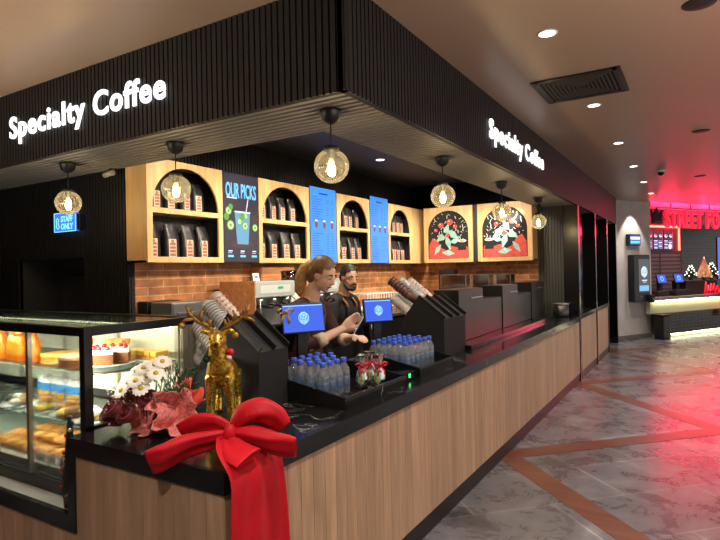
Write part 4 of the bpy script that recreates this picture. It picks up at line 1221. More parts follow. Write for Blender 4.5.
# steel pot at the end of the counter
pt_ = thing('steel_bin','round steel container with a bright rim at the end of the machines','container',(-1.71,8.44,ZT))
MB().lathe([(0,0),(.10,0),(.11,.02),(.11,.19),(.104,.19),(.10,.02),(0,.015)],28).build('bowl', mat('dim steel',(96,94,92),.35,.8), pt_)
mb = MB(); mb.tube([(.112*math.cos(a),.112*math.sin(a),.19) for a in [2*PI*k/28 for k in range(28)]],.008,8,True); mb.build('rim', mat('bright rim',(220,220,216),.2,.8), pt_)

# ================================================================== BACK COUNTER EQUIPMENT
Zb = 1.1005
def frontdoor(t, y0, y1, z0, z1, m): MB().box(0,.006,y0,y1,z0,z1,bev=.002).build('door', m, t)
gr_ = thing('warming_oven','slim black warming oven against the brick nearest the dark wall','oven',(-4.045,3.105,Zb))
MB().box(-.13,0,0,.38,0,.19,bev=.012).build('base', M_blackmat, gr_); MB().box(-.13,0.0,0.01,.37,.195,.355,bev=.008).build('hood', M_black, gr_)
mb = MB(); mb.tube([(.0,.04,.28),(.02,.06,.28),(.02,.28,.28),(.0,.30,.28)],.006,8); mb.build('handle', M_steel, gr_)
mb = MB(); mb.box(.0005,.006,.04,.30,.10,.115); mb.build('trim_strip', M_steel, gr_)
uf = thing('undercounter_fridge','stainless steel cabinet on the back counter before the slim black oven','fridge',(-3.75,3.13,Zb))
MB().box(-.27,0,0,.57,0,.345,bev=.006).build('body', M_steel, uf); MB().box(.0005,.010,.01,.56,.17,.335,bev=.003).build('door', M_steel, uf)
MB().box(.0105,.03,.04,.53,.245,.262,bev=.003).build('handle', M_steel, uf); MB().box(.0005,.008,.01,.56,.02,.155,bev=.003).build('vent_panel', M_darksteel, uf)
M_walnut = wood_mat('machine side wood', (150,96,56), (190,130,82), 'Y', .8)
def espresso(loc, label, w=.72, sc=1.0, dw=.34):
    t = thing('espresso_machine', label, 'espresso machine', loc, group='espresso machines')
    h = .50
    MB().box(-dw,0,.02,w,.34,h,bev=.01).build('body', mat('grey green enamel',(150,158,154),.35), t)
    MB().box(-dw,.02,0,.018,.12,h+.005,bev=.004).build('side_panel', M_walnut, t)
    MB().box(-dw,-.18,.02,w,.06,.34).build('back_panel', M_steel, t)
    MB().box(-dw,.06,.0,w,.0,.06,bev=.004).build('drip_tray', M_steel, t)
    MB().box(.0005,.004,.10,w-.08,.38,h-.04).build('control_panel', mat('pale panel',(176,182,178),.4), t)
    MB().box(.0045,.006,.36,.44,.42,.445).build('display', emat('tiny green display',(70,170,110),.7), t)
    for y in (.16,.36,.56):
        g = MB().cyl((-.06,y,.34),(-.06,y,.27),.042).build('group_head', M_steel, t)
        mb = MB(); mb.cyl((-.06,y,.272),(-.06,y,.245),.04); mb.tube([(-.03,y,.258),(.10,y,.25)],[.012,.015],8); mb.build('portafilter', M_blackmat, g)
    for y in (.05,w-.04):
        mb = MB(); mb.tube([(-.02,y,.34),(.04,y,.30),(.05,y,.18),(.03,y,.11)],.007,8); mb.build('steam_wand', M_steel, t)
    return t
espresso((-3.60,3.96,Zb),'espresso machine with wooden side panel on the back counter left of the woman', .64, dw=.44)
wbx = thing('wooden_cabinet','plain brown wooden cabinet against the brick behind the espresso machines','cabinet',(-4.02,4.55,Zb))
MB().box(-.15,0,0,.58,0,.65,bev=.004).build('body', M_walnut, wbx); MB().box(.0005,.012,.01,.57,.01,.64,bev=.003).build('door', M_walnut, wbx)
espresso((-3.66,4.86,Zb),'espresso machine partly hidden behind the woman in brown', .70)
# white sign cards standing on the machines
for i, (x, y, z, l) in enumerate(((-3.74,4.12,Zb+.5055,'small white card standing on the left espresso machine'),(-3.70,5.0,Zb+.5055,'small white card standing on the partly hidden espresso machine'))):
    t = thing('card_stand', l, 'card', (x,y,z)); MB().box(-.002,.002,0,.09,0,.075,Matrix.Rotation(-.15,4,'Y')).build('card', M_white, t)
    MB().box(.0022,.003,.02,.07,.03,.045,Matrix.Rotation(-.15,4,'Y')).build('print', M_tagt, t)
# wooden box shelf above the machines
# coffee grinder, tall pale
gd = thing('coffee_grinder','tall pale grey coffee grinder between the espresso machines','coffee grinder',(-3.74,4.68,Zb))
MB().box(-.09,.09,-.08,.08,0,.36,bev=.015).build('body', mat('pale grey enamel',(196,196,190),.35), gd)
MB().lathe([(.05,.362),(.085,.50),(.088,.60),(0,.605)],20,cap=False).build('hopper', glassmat('smoky hopper',(140,130,120),.1), gd)
MB().cyl((.09,0,.24),(.14,0,.20),.016,.02).build('chute', M_black, gd); MB().box(.0905,.17,-.05,.05,.02,.035).build('tray', M_steel, gd)
# white wire rack
rk = thing('wire_rack','white wire rack on the back counter behind the second blue screen','rack',(-3.72,6.05,Zb))
mb = MB()
for k in range(12):
    y = .07*k; mb.tube([(-.15,y,0.004),(-.15,y,.28),(.15,y,.28),(.15,y,.004)],.006,6)
for z in (.10,.28):
    for x in (-.15,.15): mb.tube([(x,0,z),(x,.77,z)],.007,6)
mb.build('wires', M_white, rk)
for k in range(6):
    tag(MB().lathe([(0,0),(.045,0),(.05,.12),(.046,.12),(.041,.005),(0,.005)],16).build('steel_jug', M_steel, loc=(-3.72,6.13+.12*k,Zb)),'steel jug in the white wire rack, %s from the machines' % kn[k],'jug','steel jugs in the wire rack')
# ================================================================== RED VELVET BOW
M_velvet = mat('red velvet', (176,3,24), .55, spec=.25, sheen=.15, noise=(9,.15))
if 'Sheen Tint' in M_velvet.node_tree.nodes['Principled BSDF'].inputs: M_velvet.node_tree.nodes['Principled BSDF'].inputs['Sheen Tint'].default_value = (1,.25,.25,1)
bow = thing('red_velvet_bow','huge red velvet bow with a long tail hanging over the counter corner','bow',(-1.60,1.62,ZT))
def loop_mesh(mb, base, tip, up, w0, w1, puff, n=18, t=.006, wdir=None, droop=0):
    """a puffed ribbon loop: leaves the knot along the upper side, turns at the tip, returns below"""
    base = Vector(base); tip = Vector(tip); up = Vector(up).normalized(); ax = tip-base
    pts = []; ws = []; wd = []
    side = Vector(wdir) if wdir is not None else ax.cross(up).normalized()
    for i in range(n+1):
        a = 2*PI*i/n
        u = (1-math.cos(a))/2; v = math.sin(a)*(.35+.65*u)
        pts.append(base + ax*(u**.85) + up*(puff*v) + Vector((0,0,-droop*u*u)))
        ws.append(w0+(w1-w0)*min(1,u*1.5)); wd.append(side)
    mb.ribbon(pts, wd, ws, t)
def inblow(p): return Vector(p)-Vector((-1.60,1.62,ZT))
K = Vector((0,0,.085))
# local axes: image-right = r, towards viewer = v
rV = Vector((.854,.52,0)); vV = Vector((.52,-.854,0))
def puffy(name, pts_c, widths, thick, normals):
    """soft closed lobe: ellipse sections along a centre line (width along given vector, thickness along the other)"""
    mb = MB(); rows = []; n = 16
    for c, w, t, (wv, tv) in zip(pts_c, widths, thick, normals):
        c = Vector(c); wv = Vector(wv).normalized(); tv = Vector(tv).normalized()
        rows.append([mb.bm.verts.new(c + wv*(w*math.cos(2*PI*k/n)) + tv*(t*math.sin(2*PI*k/n)*(1+.10*math.cos(6*PI*k/n)))) for k in range(n)])
    fs = []
    for A, B in zip(rows, rows[1:]):
        for k in range(n): fs.append(mb.bm.faces.new((A[k],A[(k+1)%n],B[(k+1)%n],B[k])))
    fs.append(mb.bm.faces.new(rows[0][::-1])); fs.append(mb.bm.faces.new(rows[-1]))
    mb._fin(fs, True)
    return mb.build(name, M_velvet, bow)
Zv = Vector((0,0,1))
def loc_(a, b, c): return rV*a + vV*b + Zv*c       # right, towards viewer, up from bow origin (counter surface)
def soft(o, lv=2):
    md = o.modifiers.new('s','SUBSURF'); md.levels = lv; md.render_levels = lv
    for p in o.data.polygons: p.use_smooth = True
    return o
# loops as broad ribbon bands
def band_loop(name, cl, wdirs, ws, t=.008):
    mb = MB(); mb.ribbon([loc_(*c) for c in cl], [rV*w[0]+vV*w[1]+Zv*w[2] for w in wdirs], ws, t); return soft(mb.build(name, M_velvet, bow))

def catmull(pts, m=4):
    out = []; P = [Vector(p) for p in pts]
    for i in range(len(P)-1):
        p0, p1, p2, p3 = P[max(0,i-1)], P[i], P[i+1], P[min(len(P)-1,i+2)]
        for k in range(m):
            t = k/m
            out.append(.5*((2*p1)+(p2-p0)*t+(2*p0-5*p1+4*p2-p3)*t*t+(3*p1-p0-3*p2+p3)*t**3))
    out.append(P[-1]); return out
def lobe(cl, hw, th, wv, seed=0):
    """soft folded ribbon loop: flattened closed section with pleats running out from the knot"""
    m = 5; C = catmull([loc_(*c) for c in cl], m); N = len(C)
    def itp(v, i):
        f = i/m; a = min(int(f), len(v)-1); b_ = min(a+1, len(v)-1); return v[a]+(v[b_]-v[a])*(f-a)
    mb = MB(); rows = []; n = 28
    for i, c in enumerate(C):
        tg = (C[min(N-1,i+1)]-C[max(0,i-1)]).normalized(); w_ = rV*wv[0]+vV*wv[1]+Zv*wv[2]
        w_ = (w_-tg*w_.dot(tg)).normalized(); t_ = tg.cross(w_)
        W, T = itp(hw, i)*1.16, itp(th, i)*1.1; u = i/(N-1); row = []
        for k in range(n):
            a = 2*PI*k/n
            pl = 1+.26*math.sin(3*a+seed+u*2.5)*math.sin(PI*min(1,u*1.3))+.22*math.sin(7*a+seed*2+u)*(1-.6*u)
            pl *= 1+.08*math.sin(9*u+seed+2*math.cos(a))
            row.append(mb.bm.verts.new(c + w_*(W*math.cos(a)) + t_*(T*math.sin(a)*pl)))
        rows.append(row)
    fs = [mb.bm.faces.new((A[k],A[(k+1)%n],B[(k+1)%n],B[k])) for A, B in zip(rows,rows[1:]) for k in range(n)]
    # open mouth at the outer end: turn the rim inwards so the fold reads as cloth
    last = rows[-1]; cen = C[-1]; back = (C[-4]-C[-1])
    inner = [mb.bm.verts.new(cen+(v.co-cen)*.82+back*.8) for v in last]
    fs += [mb.bm.faces.new((last[k],last[(k+1)%n],inner[(k+1)%n],inner[k])) for k in range(n)]
    fs.append(mb.bm.faces.new(inner)); fs.append(mb.bm.faces.new(rows[0][::-1]))
    mb._fin(fs, True)
    return mb.build('loop', M_velvet, bow)
lobe([(0,0,.10),(-.07,-.01,.118),(-.14,-.02,.112),(-.205,-.02,.085)],[.022,.046,.054,.044],[.016,.028,.026,.012],(-.05,.35,.93),1)
lobe([(0,.02,.088),(-.08,.05,.078),(-.17,.075,.062),(-.24,.115,.035),(-.285,.13,.022)],[.022,.036,.048,.056,.050],[.016,.026,.03,.026,.016],(.28,.35,.9),2)
lobe([(0,-.01,.105),(.045,-.02,.150),(.11,-.03,.165),(.17,-.03,.140),(.205,-.02,.10)],[.022,.040,.050,.048,.034],[.016,.034,.040,.034,.016],(.45,.3,.85),3)
lobe([(.01,.02,.09),(.08,.035,.088),(.16,.05,.068),(.225,.055,.052),(.262,.06,.046)],[.020,.036,.044,.046,.040],[.016,.026,.028,.022,.012],(-.15,.35,.93),4)
# soft gathers fanning from the knot onto the tail
lobe([(0,.035,.085),(.015,.075,.065),(.05,.12,.050),(.10,.155,.040)],[.022,.04,.052,.056],[.012,.016,.016,.008],(.8,-.5,.2),5)
kn_ = MB().sph((0,0,0),.034,16,.85,.9,1.25).build('knot', M_velvet, bow, loc=loc_(0,.035,.095)); soft(kn_,1)
# tail over the edge: lies from the knot forward, bends over the slab, hangs to the toe kick
def tail(name, y0, y1, x_out, zend, y0e, y1e, kx):
    """hangs in front of the aisle-side counter face (x = XF), spanning world y0..y1 at the top"""
    mb = MB(); rows = []
    O = Vector((-1.60,1.62,ZT))
    prof = [(-1.615,.082,.22),(-1.585,.075,.5),(-1.55,.055,.8),(-1.50,.028,.97),(-1.468,.0,1.0),(-1.458,-.05,1.0),(-1.456,-.14,1.0),(-1.455,-.28,1.0),(-1.455,-.45,1.0),(-1.455,-.62,1.0),(-1.455,zend,1.0)]
    n = 14
    for i, (x, z, f) in enumerate(prof):
        hang = max(0,i-5)/5
        a = y0+(y0e-y0)*hang; b = y1+(y1e-y1)*hang; m = (a+b)/2*f + (1.60)*(1-f)
        hw = (b-a)/2*f+.02*(1-f)
        row = []
        for k in range(n+1):
            u = k/n*2-1
            wav = .008*math.sin(u*5+.6+i*.25)*(.4+.6*hang) + .006*math.sin(u*11+i*.4)*(1-hang*.6)
            if i < 4: row.append((x-.0, m+hw*u, ZT+z+wav+.006))
            else: row.append((x+kx+wav+.006, m+hw*u, ZT+z))
        rows.append(row)
    V = [[mb.bm.verts.new(Vector(p)-O) for p in r] for r in rows]
    fs = [mb.bm.faces.new((A[k],A[k+1],B[k+1],B[k])) for A, B in zip(V,V[1:]) for k in range(n)]
    mb._fin(fs, True)
    o = mb.build(name, M_velvet, bow)
    md = o.modifiers.new('t','SOLIDIFY'); md.thickness = .005; md.offset = 0
    return soft(o,1)
tail('tail', 1.455, 1.745, 0, -.80, 1.432, 1.79, .008)

# ================================================================== GOLD REINDEER
M_gold = bpy.data.materials.new('gold sequins'); M_gold.use_nodes = True
nt = M_gold.node_tree; b = nt.nodes['Principled BSDF']; b.inputs['Metallic'].default_value = .9; b.inputs['Roughness'].default_value = .28
tc = nt.nodes.new('ShaderNodeTexCoord'); vo = nt.nodes.new('ShaderNodeTexVoronoi'); vo.inputs['Scale'].default_value = 130
nt.links.new(tc.outputs['Object'], vo.inputs['Vector'])
r = ramp(nt, [(.0,(150,112,26)),(.5,(230,184,50)),(1,(255,234,130))]); sp_ = nt.nodes.new('ShaderNodeSeparateColor')
nt.links.new(vo.outputs['Color'], sp_.inputs[0]); nt.links.new(sp_.outputs[0], r.inputs['Fac']); nt.links.new(r.outputs['Color'], b.inputs['Base Color'])
bp = nt.nodes.new('ShaderNodeBump'); bp.inputs['Strength'].default_value = 1; bp.inputs['Distance'].default_value = .004
nt.links.new(sp_.outputs[1], bp.inputs['Height']); nt.links.new(bp.outputs['Normal'], b.inputs['Normal'])
dr = thing('reindeer_ornament','gold sequinned standing reindeer ornament with antlers, behind the red bow','ornament',(-2.05,2.01,ZT),rz=math.radians(33))
# local: x right, -y towards the viewer, z up; body runs back along +y
mb = MB()
for sx in (-1,1):
    mb.tube([(sx*.052,-.03,.004),(sx*.050,-.03,.08),(sx*.045,-.035,.15),(sx*.035,-.03,.215)],[.022,.020,.026,.042],12)
    mb.tube([(sx*.05,.15,.004),(sx*.05,.165,.08),(sx*.045,.14,.15),(sx*.035,.13,.215)],[.022,.020,.028,.044],12)
mb.sph((0,.05,.235),.07,18,.98,1.75,.95)
mb.sph((0,-.02,.235),.072,16,1.0,.8,1.12)
mb.tube([(0,-.03,.26),(0,-.05,.31),(0,-.06,.35),(0,-.065,.385)],[.064,.054,.046,.044],14)
mb.sph((0,-.075,.405),.048,16,.95,1.1,1.0); mb.tube([(0,-.09,.40),(0,-.135,.385),(0,-.15,.382)],[.036,.028,.022],12)
for sx in (-1,1): mb.tube([(sx*.03,-.065,.435),(sx*.065,-.065,.45),(sx*.085,-.068,.445)],[.014,.016,.005],8)
mb.tube([(0,.165,.25),(0,.20,.265),(0,.215,.25)],[.022,.02,.008],8)
body = mb.build('body', M_gold, dr); remesh_obj(body, .006, 3)
if not body.data.materials: body.data.materials.append(M_gold)
M_antl = mat('gold glitter antler', (150,112,50), .5, .4, noise=(90,.5))
for sx in (-1,1):
    mb = MB()
    mb.tube([(sx*.022,-.06,.445),(sx*.05,-.055,.475),(sx*.10,-.05,.495),(sx*.14,-.05,.535),(sx*.155,-.05,.575)],[.012,.012,.011,.010,.006],8)
    mb.tube([(sx*.075,-.052,.485),(sx*.085,-.055,.52),(sx*.075,-.055,.55)],[.010,.009,.005],8)
    mb.tube([(sx*.115,-.05,.51),(sx*.155,-.055,.505),(sx*.18,-.055,.49)],[.010,.009,.005],8)
    mb.tube([(sx*.04,-.058,.465),(sx*.035,-.06,.505)],[.010,.005],8)
    q = random.Random(4+sx)
    for k in range(46):
        u = q.random(); bx_, bz_ = sx*(.04+.105*u), .47+.07*u+q.uniform(-.004,.004)
        mb.tube([(bx_,-.052,bz_),(bx_+q.uniform(-.018,.018),-.052+q.uniform(-.02,.02),bz_+q.uniform(-.006,.03))],[.0035,.0012],4)
    mb.build('antler', M_antl, dr)
for p, m, rr_ in (((-.055,-.085,.315),mat('dark green bauble',(18,60,52),.25,.3),.019),((.062,-.075,.345),mat('red bauble',(206,30,50),.25,.2),.019),((.058,-.085,.318),mat('pink bauble',(226,190,196),.3),.013),((-.175,-.06,.478),mat('gold bauble',(190,150,70),.25,.6),.016),((.085,-.06,.425),mat('gold bauble',(190,150,70),.25,.6),.017),((.012,-.15,.395),mat('dark nose',(60,40,20),.4),.010)):
    MB().sph(p, rr_, 14).build('bauble' if rr_ > .011 else 'nose', m, dr)
for sx in (-1,1): MB().sph((sx*.026,-.112,.415),.006,10).build('eye', M_blackgloss, dr)

# ================================================================== BOUQUET
bq = thing('flower_bouquet','bouquet of white daisies and dark red roses in pink mesh, beside the cake case','bouquet',(-2.24,1.74,ZT),rz=math.radians(31))
bq.scale = (1.3,1.3,1.3)
M_petal = mat('white petal', (240,238,228), .6); M_dis = mat('daisy centre', (196,170,40), .7); M_rose = mat('dark red rose', (120,10,28), .5, sheen=.3)
M_leaf = mat('fern green', (44,84,44), .6, noise=(20,.3)); M_stem = mat('stem green', (70,104,54), .6)
M_net = mat('pink glitter mesh', (214,126,122), .5, noise=(70,.45), bump=(120,.8)); M_wrapred = mat('coral paper', (232,84,62), .55)
def daisy(p, d, r=.030):
    d = Vector(d).normalized(); R = d.to_track_quat('Z','Y').to_matrix().to_4x4(); R.translation = Vector(p)
    mb = MB()
    for k in range(13):
        Mk = R @ Matrix.Rotation(2*PI*k/13,4,'Z')
        pl = [(.006,-.003,0),(.018,-.0065,.002),(r*.9,-.005,.000),(r,0,-.001),(r*.9,.005,.000),(.018,.0065,.002),(.006,.003,0)]
        A = [mb.bm.verts.new(Mk @ Vector((x,y,z+.001))) for x,y,z in pl]; B = [mb.bm.verts.new(Mk @ Vector((x,y,z-.001))) for x,y,z in pl]
        fs = [mb.bm.faces.new(A), mb.bm.faces.new(B[::-1])]+[mb.bm.faces.new((A[i],B[i],B[(i+1)%7],A[(i+1)%7])) for i in range(7)]
        mb._fin(fs)
    o = mb.build('daisy', M_petal, bq)
    MB().sph(Vector(p)+d*.003, .0095, 10, 1,1,.6, R.to_3x3().to_4x4()).build('daisy_centre', M_dis, o)
    mb = MB(); mb.tube([Vector(p)-d*.002, Vector(p)-d*.05+Vector((0,0,-.02)), Vector((p[0]*.5,p[1]*.5,.05))], .002, 5); mb.build('stem', M_stem, o)
def rose(p, d, r=.036):
    d = Vector(d).normalized(); R = d.to_track_quat('Z','Y').to_matrix().to_4x4(); R.translation = Vector(p)
    mb = MB()
    mb.lathe([(0,-r*.7),(r*.55,-r*.6),(r*.92,-r*.1),(r*.85,r*.35),(r*.6,r*.5),(r*.58,r*.38),(0,r*.3)],16,R)
    for L_, (rr_, h) in enumerate(((.98,.25),(.78,.46),(.52,.60),(.28,.66))):
        n = 5-L_ if L_ < 3 else 2
        for k in range(max(2,n)):
            a0 = 2*PI*k/max(2,n)+L_*.7
            A = []
            for i in range(7):
                a = a0+(i-3)/3*(PI/max(2,n)*1.15); A.append((a, 1+.06*math.cos((i-3)/3*PI/2)))
            lo = [mb.bm.verts.new(R @ Vector((r*rr_*.8*math.cos(a), r*rr_*.8*math.sin(a), -r*.3))) for a, k_ in A]
            mi_ = [mb.bm.verts.new(R @ Vector((r*rr_*1.06*math.cos(a), r*rr_*1.06*math.sin(a), r*h*.5))) for a, k_ in A]
            hi = [mb.bm.verts.new(R @ Vector((r*rr_*k_*1.10*math.cos(a), r*rr_*k_*1.10*math.sin(a), r*(h+.10*k_)))) for a, k_ in A]
            fs = []
            for X_, Y_ in ((lo,mi_),(mi_,hi)):
                for i in range(6): fs.append(mb.bm.faces.new((X_[i],X_[i+1],Y_[i+1],Y_[i])))
            mb._fin(fs, True)
    mb.build('rose', M_rose, bq, fixn=False)
tow = Vector((0,-.6,.7))
for p in ((-.065,-.045,.155),(-.03,-.065,.165),(.005,-.05,.175),(-.095,-.02,.145),(-.015,-.03,.205),(.025,-.03,.215),(.05,-.02,.225),(-.05,-.01,.19),(.065,.0,.195),(-.085,-.06,.13),(-.005,-.08,.14),(.04,-.06,.19)):
    daisy((p[0],p[1],p[2]+.02), tow+Vector((p[0]*5,0,p[2]*1.5-.2)), .033)
for p in ((-.115,-.055,.085),(-.125,.005,.095),(-.06,-.07,.065),(-.11,-.03,.045),(.015,-.07,.115),(-.09,.04,.11),(-.14,-.03,.06)): rose(p, tow+Vector((p[0]*4,0,0)))
mb = MB(); q = random.Random(9)
for k in range(60):
    a = q.uniform(-.4,1.0); c = Vector((.03+.10*q.random(),-.02+.06*q.random(),.10+.10*q.random()))
    d = Vector((q.uniform(-.3,1),q.uniform(-.8,.3),q.uniform(.1,1))).normalized()*.05
    mb.tube([c, c+d*.6, c+d], .0012, 4)
    for j in range(6):
        s = d*(.3+.12*j); n_ = Vector((d.y,-d.x,.2)).normalized()*.014*(1 if j%2 else -1)
        mb.ribbon([c+s, c+s+n_*.6+d*.06, c+s+n_+d*.1],(d),.005,.0008)
mb.build('fern_leaves', M_leaf, bq)
# crumpled mesh wrap and coral paper: flared funnels lying on the counter, open to the left and up
def crumple(name, m, axis, r0, r1, L_, seed, amp, base, n=36, a0=0, a1=2*PI):
    mb = MB(); q = random.Random(seed); ax = Vector(axis).normalized(); R = ax.to_track_quat('Z','Y').to_matrix()
    rows = []; ph = [q.uniform(0,6) for _ in range(6)]
    for j in range(9):
        u = j/8; row = []
        for k in range(n+1):
            a = a0+(a1-a0)*k/n
            rr_ = r0+(r1-r0)*u**.8; w = 1+amp*u*(math.sin(5*a+ph[0])+.6*math.sin(9*a+ph[1]+u*2)+.4*math.sin(15*a+ph[2]))/2
            P_ = R @ Vector((rr_*w*math.cos(a), rr_*w*math.sin(a), L_*u*(1+.12*math.sin(7*a+ph[3])*u))) + Vector(base)
            P_.z = max(P_.z, .004+.003*math.sin(9*a)); row.append(mb.bm.verts.new(P_))
        rows.append(row)
    mb._fin([mb.bm.faces.new((A[k],A[k+1],B[k+1],B[k])) for A,B in zip(rows,rows[1:]) for k in range(n)], True)
    o = mb.build(name, m, bq); md = o.modifiers.new('t','SOLIDIFY'); md.thickness = .0015; return o
crumple('mesh_wrap', M_net, (-.55,-.75,.12), .03, .075, .15, 3, .25, (.08,.03,.045), a0=PI*.9, a1=PI*2.3)
crumple('mesh_ruffle', M_net, (.55,-.55,.35), .02, .085, .11, 5, .35, (.05,-.02,.03))
crumple('coral_paper', M_wrapred, (.62,.45,.75), .02, .07, .15, 8, .14, (.04,.03,.02), a0=.0, a1=PI*1.3)
# baby's breath sprays
mb = MB()
for k in range(90):
    c = Vector((-.14+.06*q.random(),-.02+.10*(q.random()-.5),.03+.14*q.random())); mb.sph(c,.0035,6)
mb.build('small_white_blossoms', M_petal, bq)
# ================================================================== PEOPLE
M_skin = mat('warm skin', (224,180,154), .5, noise=(12,.06)); M_skin2 = mat('tan skin', (204,154,124), .5, noise=(12,.06))
M_eyew = mat('eye white', (225,222,216), .3); M_iris = mat('dark iris', (40,26,18), .2); M_brow = mat('dark brow', (52,34,24), .8); M_lip = mat('lip', (168,88,84), .45)
M_blond = mat('blond hair', (190,146,92), .5, noise=(40,.35)); M_root = mat('brown hair', (118,84,54), .5, noise=(28,.45)); M_dkhair = mat('black hair', (26,20,18), .55, noise=(40,.3))
M_maroon = mat('dark maroon cloth', (66,36,34), .85, noise=(30,.15), bump=(26,.2)); M_blackcl = mat('black cloth', (30,29,32), .85, noise=(30,.2)); M_aprb = mat('brown apron', (84,52,36), .8, noise=(30,.15)); M_cuff = mat('pale cuff', (196,176,152), .8); M_collar = mat('grey lace collar', (150,142,134), .85, noise=(120,.3)); M_trous = mat('black trousers', (22,22,25), .85); M_shoe = mat('black shoes', (14,14,15), .5); M_strap = mat('tan strap', (150,96,60), .6)
def hand(mb, wrist, dirv, palmn, curl=.5, side=1, s=1.0):
    """palm, four unequal bent fingers and a thumb leaving the side of the palm"""
    d = Vector(dirv).normalized(); n = Vector(palmn); n = (n-d*n.dot(d)).normalized(); b = d.cross(n)*side
    w = Vector(wrist); pc = w+d*.05*s
    for k in range(5):
        u = -.028+.014*k
        mb.tube([w+b*u*.6*s, w+d*.045*s+b*u*s, w+d*.085*s+b*u*1.05*s],[.014*s,.015*s,.0125*s],8)
    for k,(u,l) in enumerate(((-.030,.058),(-.010,.075),(.011,.080),(.031,.070))):
        base = w+d*.085*s+b*u*s; p = base; ang = .15; pts = [base-d*.015*s]; 
        for j,f in enumerate((.45,.32,.26)):
            ang += curl*(.45+.2*j); p = p+(d*math.cos(ang)+n*math.sin(ang))*l*f*s; pts.append(p)
        mb.tube(pts,[.0102*s,.0098*s,.009*s,.0082*s],8)
    tb = w+d*.028*s-b*.030*s
    mb.tube([tb+b*.014*s, tb-b*.016*s+d*.018*s+n*.010*s, tb-b*.022*s+d*.046*s+n*.020*s, tb-b*.016*s+d*.068*s+n*.028*s],[.014*s,.012*s,.0105*s,.009*s],8)
def build_person(name, label, loc, rz, P):
    t = thing(name, label, 'person', loc, rz)
    H = Vector(P['head']); s = P['scale']
    hf = Euler((0, P['pitch'], P['yaw'])).to_matrix()        # columns: forward x, left y, up z of the head
    HM = hf.to_4x4(); HM.translation = H
    def hp(x, y, z): return HM @ Vector((x*s, y*s, z*s))
    nb = Vector(P['neck']); ch = Vector(P['chest']); wa = Vector(P['waist']); pe = Vector(P['pelvis'])
    sw = P['shw']
    mb = MB()
    # skull, jaw, cheeks, nose, lips, ears
    mb.sph(hp(-.008,0,.028), s*.092, 22, 1.02, .80, .98, hf.to_4x4())
    mb.sph(hp(.028,0,-.028), s*.066, 18, .92, .88, 1.12, hf.to_4x4())
    mb.sph(hp(.052,0,-.083), s*.028, 12, 1.0, 1.05, .8, hf.to_4x4())
    for y in (-1,1):
        mb.sph(hp(.046,y*.036,-.022), s*.026, 12, .9,.9,1, hf.to_4x4()); mb.sph(hp(-.004,y*.074,-.004), s*.026, 12, .75,.3,1.15, hf.to_4x4())
        mb.sph(hp(.066,y*.030,.030), s*.016, 10, .7,1.5,.6, hf.to_4x4())
    mb.tube([hp(.083,0,.026),hp(.098,0,.000),hp(.108,0,-.020),hp(.092,0,-.028)],[s*.010,s*.0115,s*.0135,s*.010],10)
    for y in (-1,1): mb.sph(hp(.094,y*.011,-.024), s*.009, 8)
    mb.sph(hp(.080,0,-.048), s*.012, 10, .8,1.7,.55, hf.to_4x4()); mb.sph(hp(.078,0,-.060), s*.012, 10, .8,1.5,.6, hf.to_4x4())
    # neck and trunk
    mb.tube([nb+Vector((-.02,0,-.05)), nb, (nb+H)/2+Vector((-.025*s,0,0)), hp(-.022,0,-.03)],[.072*s,.058*s,.052*s,.054*s],14)
    mb.sph(ch, .155, 20, .68, sw/.155*.80, 1.0); mb.sph(wa, .14, 18, .72, .95*sw/.165, 1.2); mb.sph(pe, .155, 18, .74, 1.0, .9)
    for y in (-1,1):
        sh = Vector(P['sh_l' if y>0 else 'sh_r']); el = Vector(P['el_l' if y>0 else 'el_r']); wr = Vector(P['wr_l' if y>0 else 'wr_r'])
        mb.tube([nb+Vector((-.015,y*.02,-.02)), (nb+sh)/2+Vector((0,0,.008)), sh],[.05,.048,.054],12)
        mb.tube([sh,(sh*2+el)/3,(sh+el*2)/3,el],[.056,.052,.046,.040],12); mb.tube([el,(el*2+wr)/3,(el+wr)/2,wr],[.040,.041,.036,.026],12)
        hd = P['hd_l' if y>0 else 'hd_r']; hand(mb, wr, hd[0], hd[1], hd[2], y, P['hs'])
        hip = pe+Vector((0,y*.085,-.02)); kn2 = Vector((pe.x+.03,y*.10,.50)); an = Vector((pe.x-.02,y*.105,.09))
        mb.tube([hip,(hip+kn2)/2,kn2],[.092,.078,.058],14); mb.tube([kn2,(kn2*2+an)/3,(kn2+an)/2,an],[.056,.058,.050,.038],12)
        mb.tube([an+Vector((-.05,0,-.052)),an+Vector((.02,0,-.05)),an+Vector((.12,0,-.058)),an+Vector((.18,0,-.064))],[.034,.040,.034,.022],10)
    body = mb.build('body', P['skin'], t); remesh_obj(body, .0085, 3)
    if not body.data.materials: body.data.materials.append(P['skin'])
    # eyes and brows
    for y in (-1,1):
        e = MB().sph(hp(.076,y*.031,.012), s*.0108, 12, .7,1.2,.6, hf.to_4x4()).build('eye', M_eyew, t)
        MB().sph(hp(.0845,y*.030,.009), s*.006, 10, .45,1,1, hf.to_4x4()).build('iris', M_iris, e)
        mb = MB(); mb.tube([hp(.084,y*.014,.033),hp(.085,y*.030,.039),hp(.072,y*.050,.034)],[s*.004,s*.0045,s*.003],6); mb.build('eyebrow', M_brow, t)
    mb = MB(); mb.tube([hp(.081,-.024,-.054),hp(.0905,-.010,-.051),hp(.0915,0,-.0525),hp(.0905,.010,-.051),hp(.081,.024,-.054)],[s*.003,s*.0058,s*.0055,s*.0058,s*.003],8); mb.build('lips', M_lip, t)
    # shirt with sleeves
    mb = MB()
    g = .014
    mb.sph(ch, .155+g, 20, .70, sw/.155*.80, 1.0); mb.sph(wa, .14+g, 18, .74, .97*sw/.165, 1.25); mb.sph(pe+Vector((0,0,.04)), .155+g, 18, .76, 1.0, .75)
    mb.tube([nb+Vector((-.02,0,-.06)), nb+Vector((-.012,0,-.005))],[.085*s,.064*s],14)
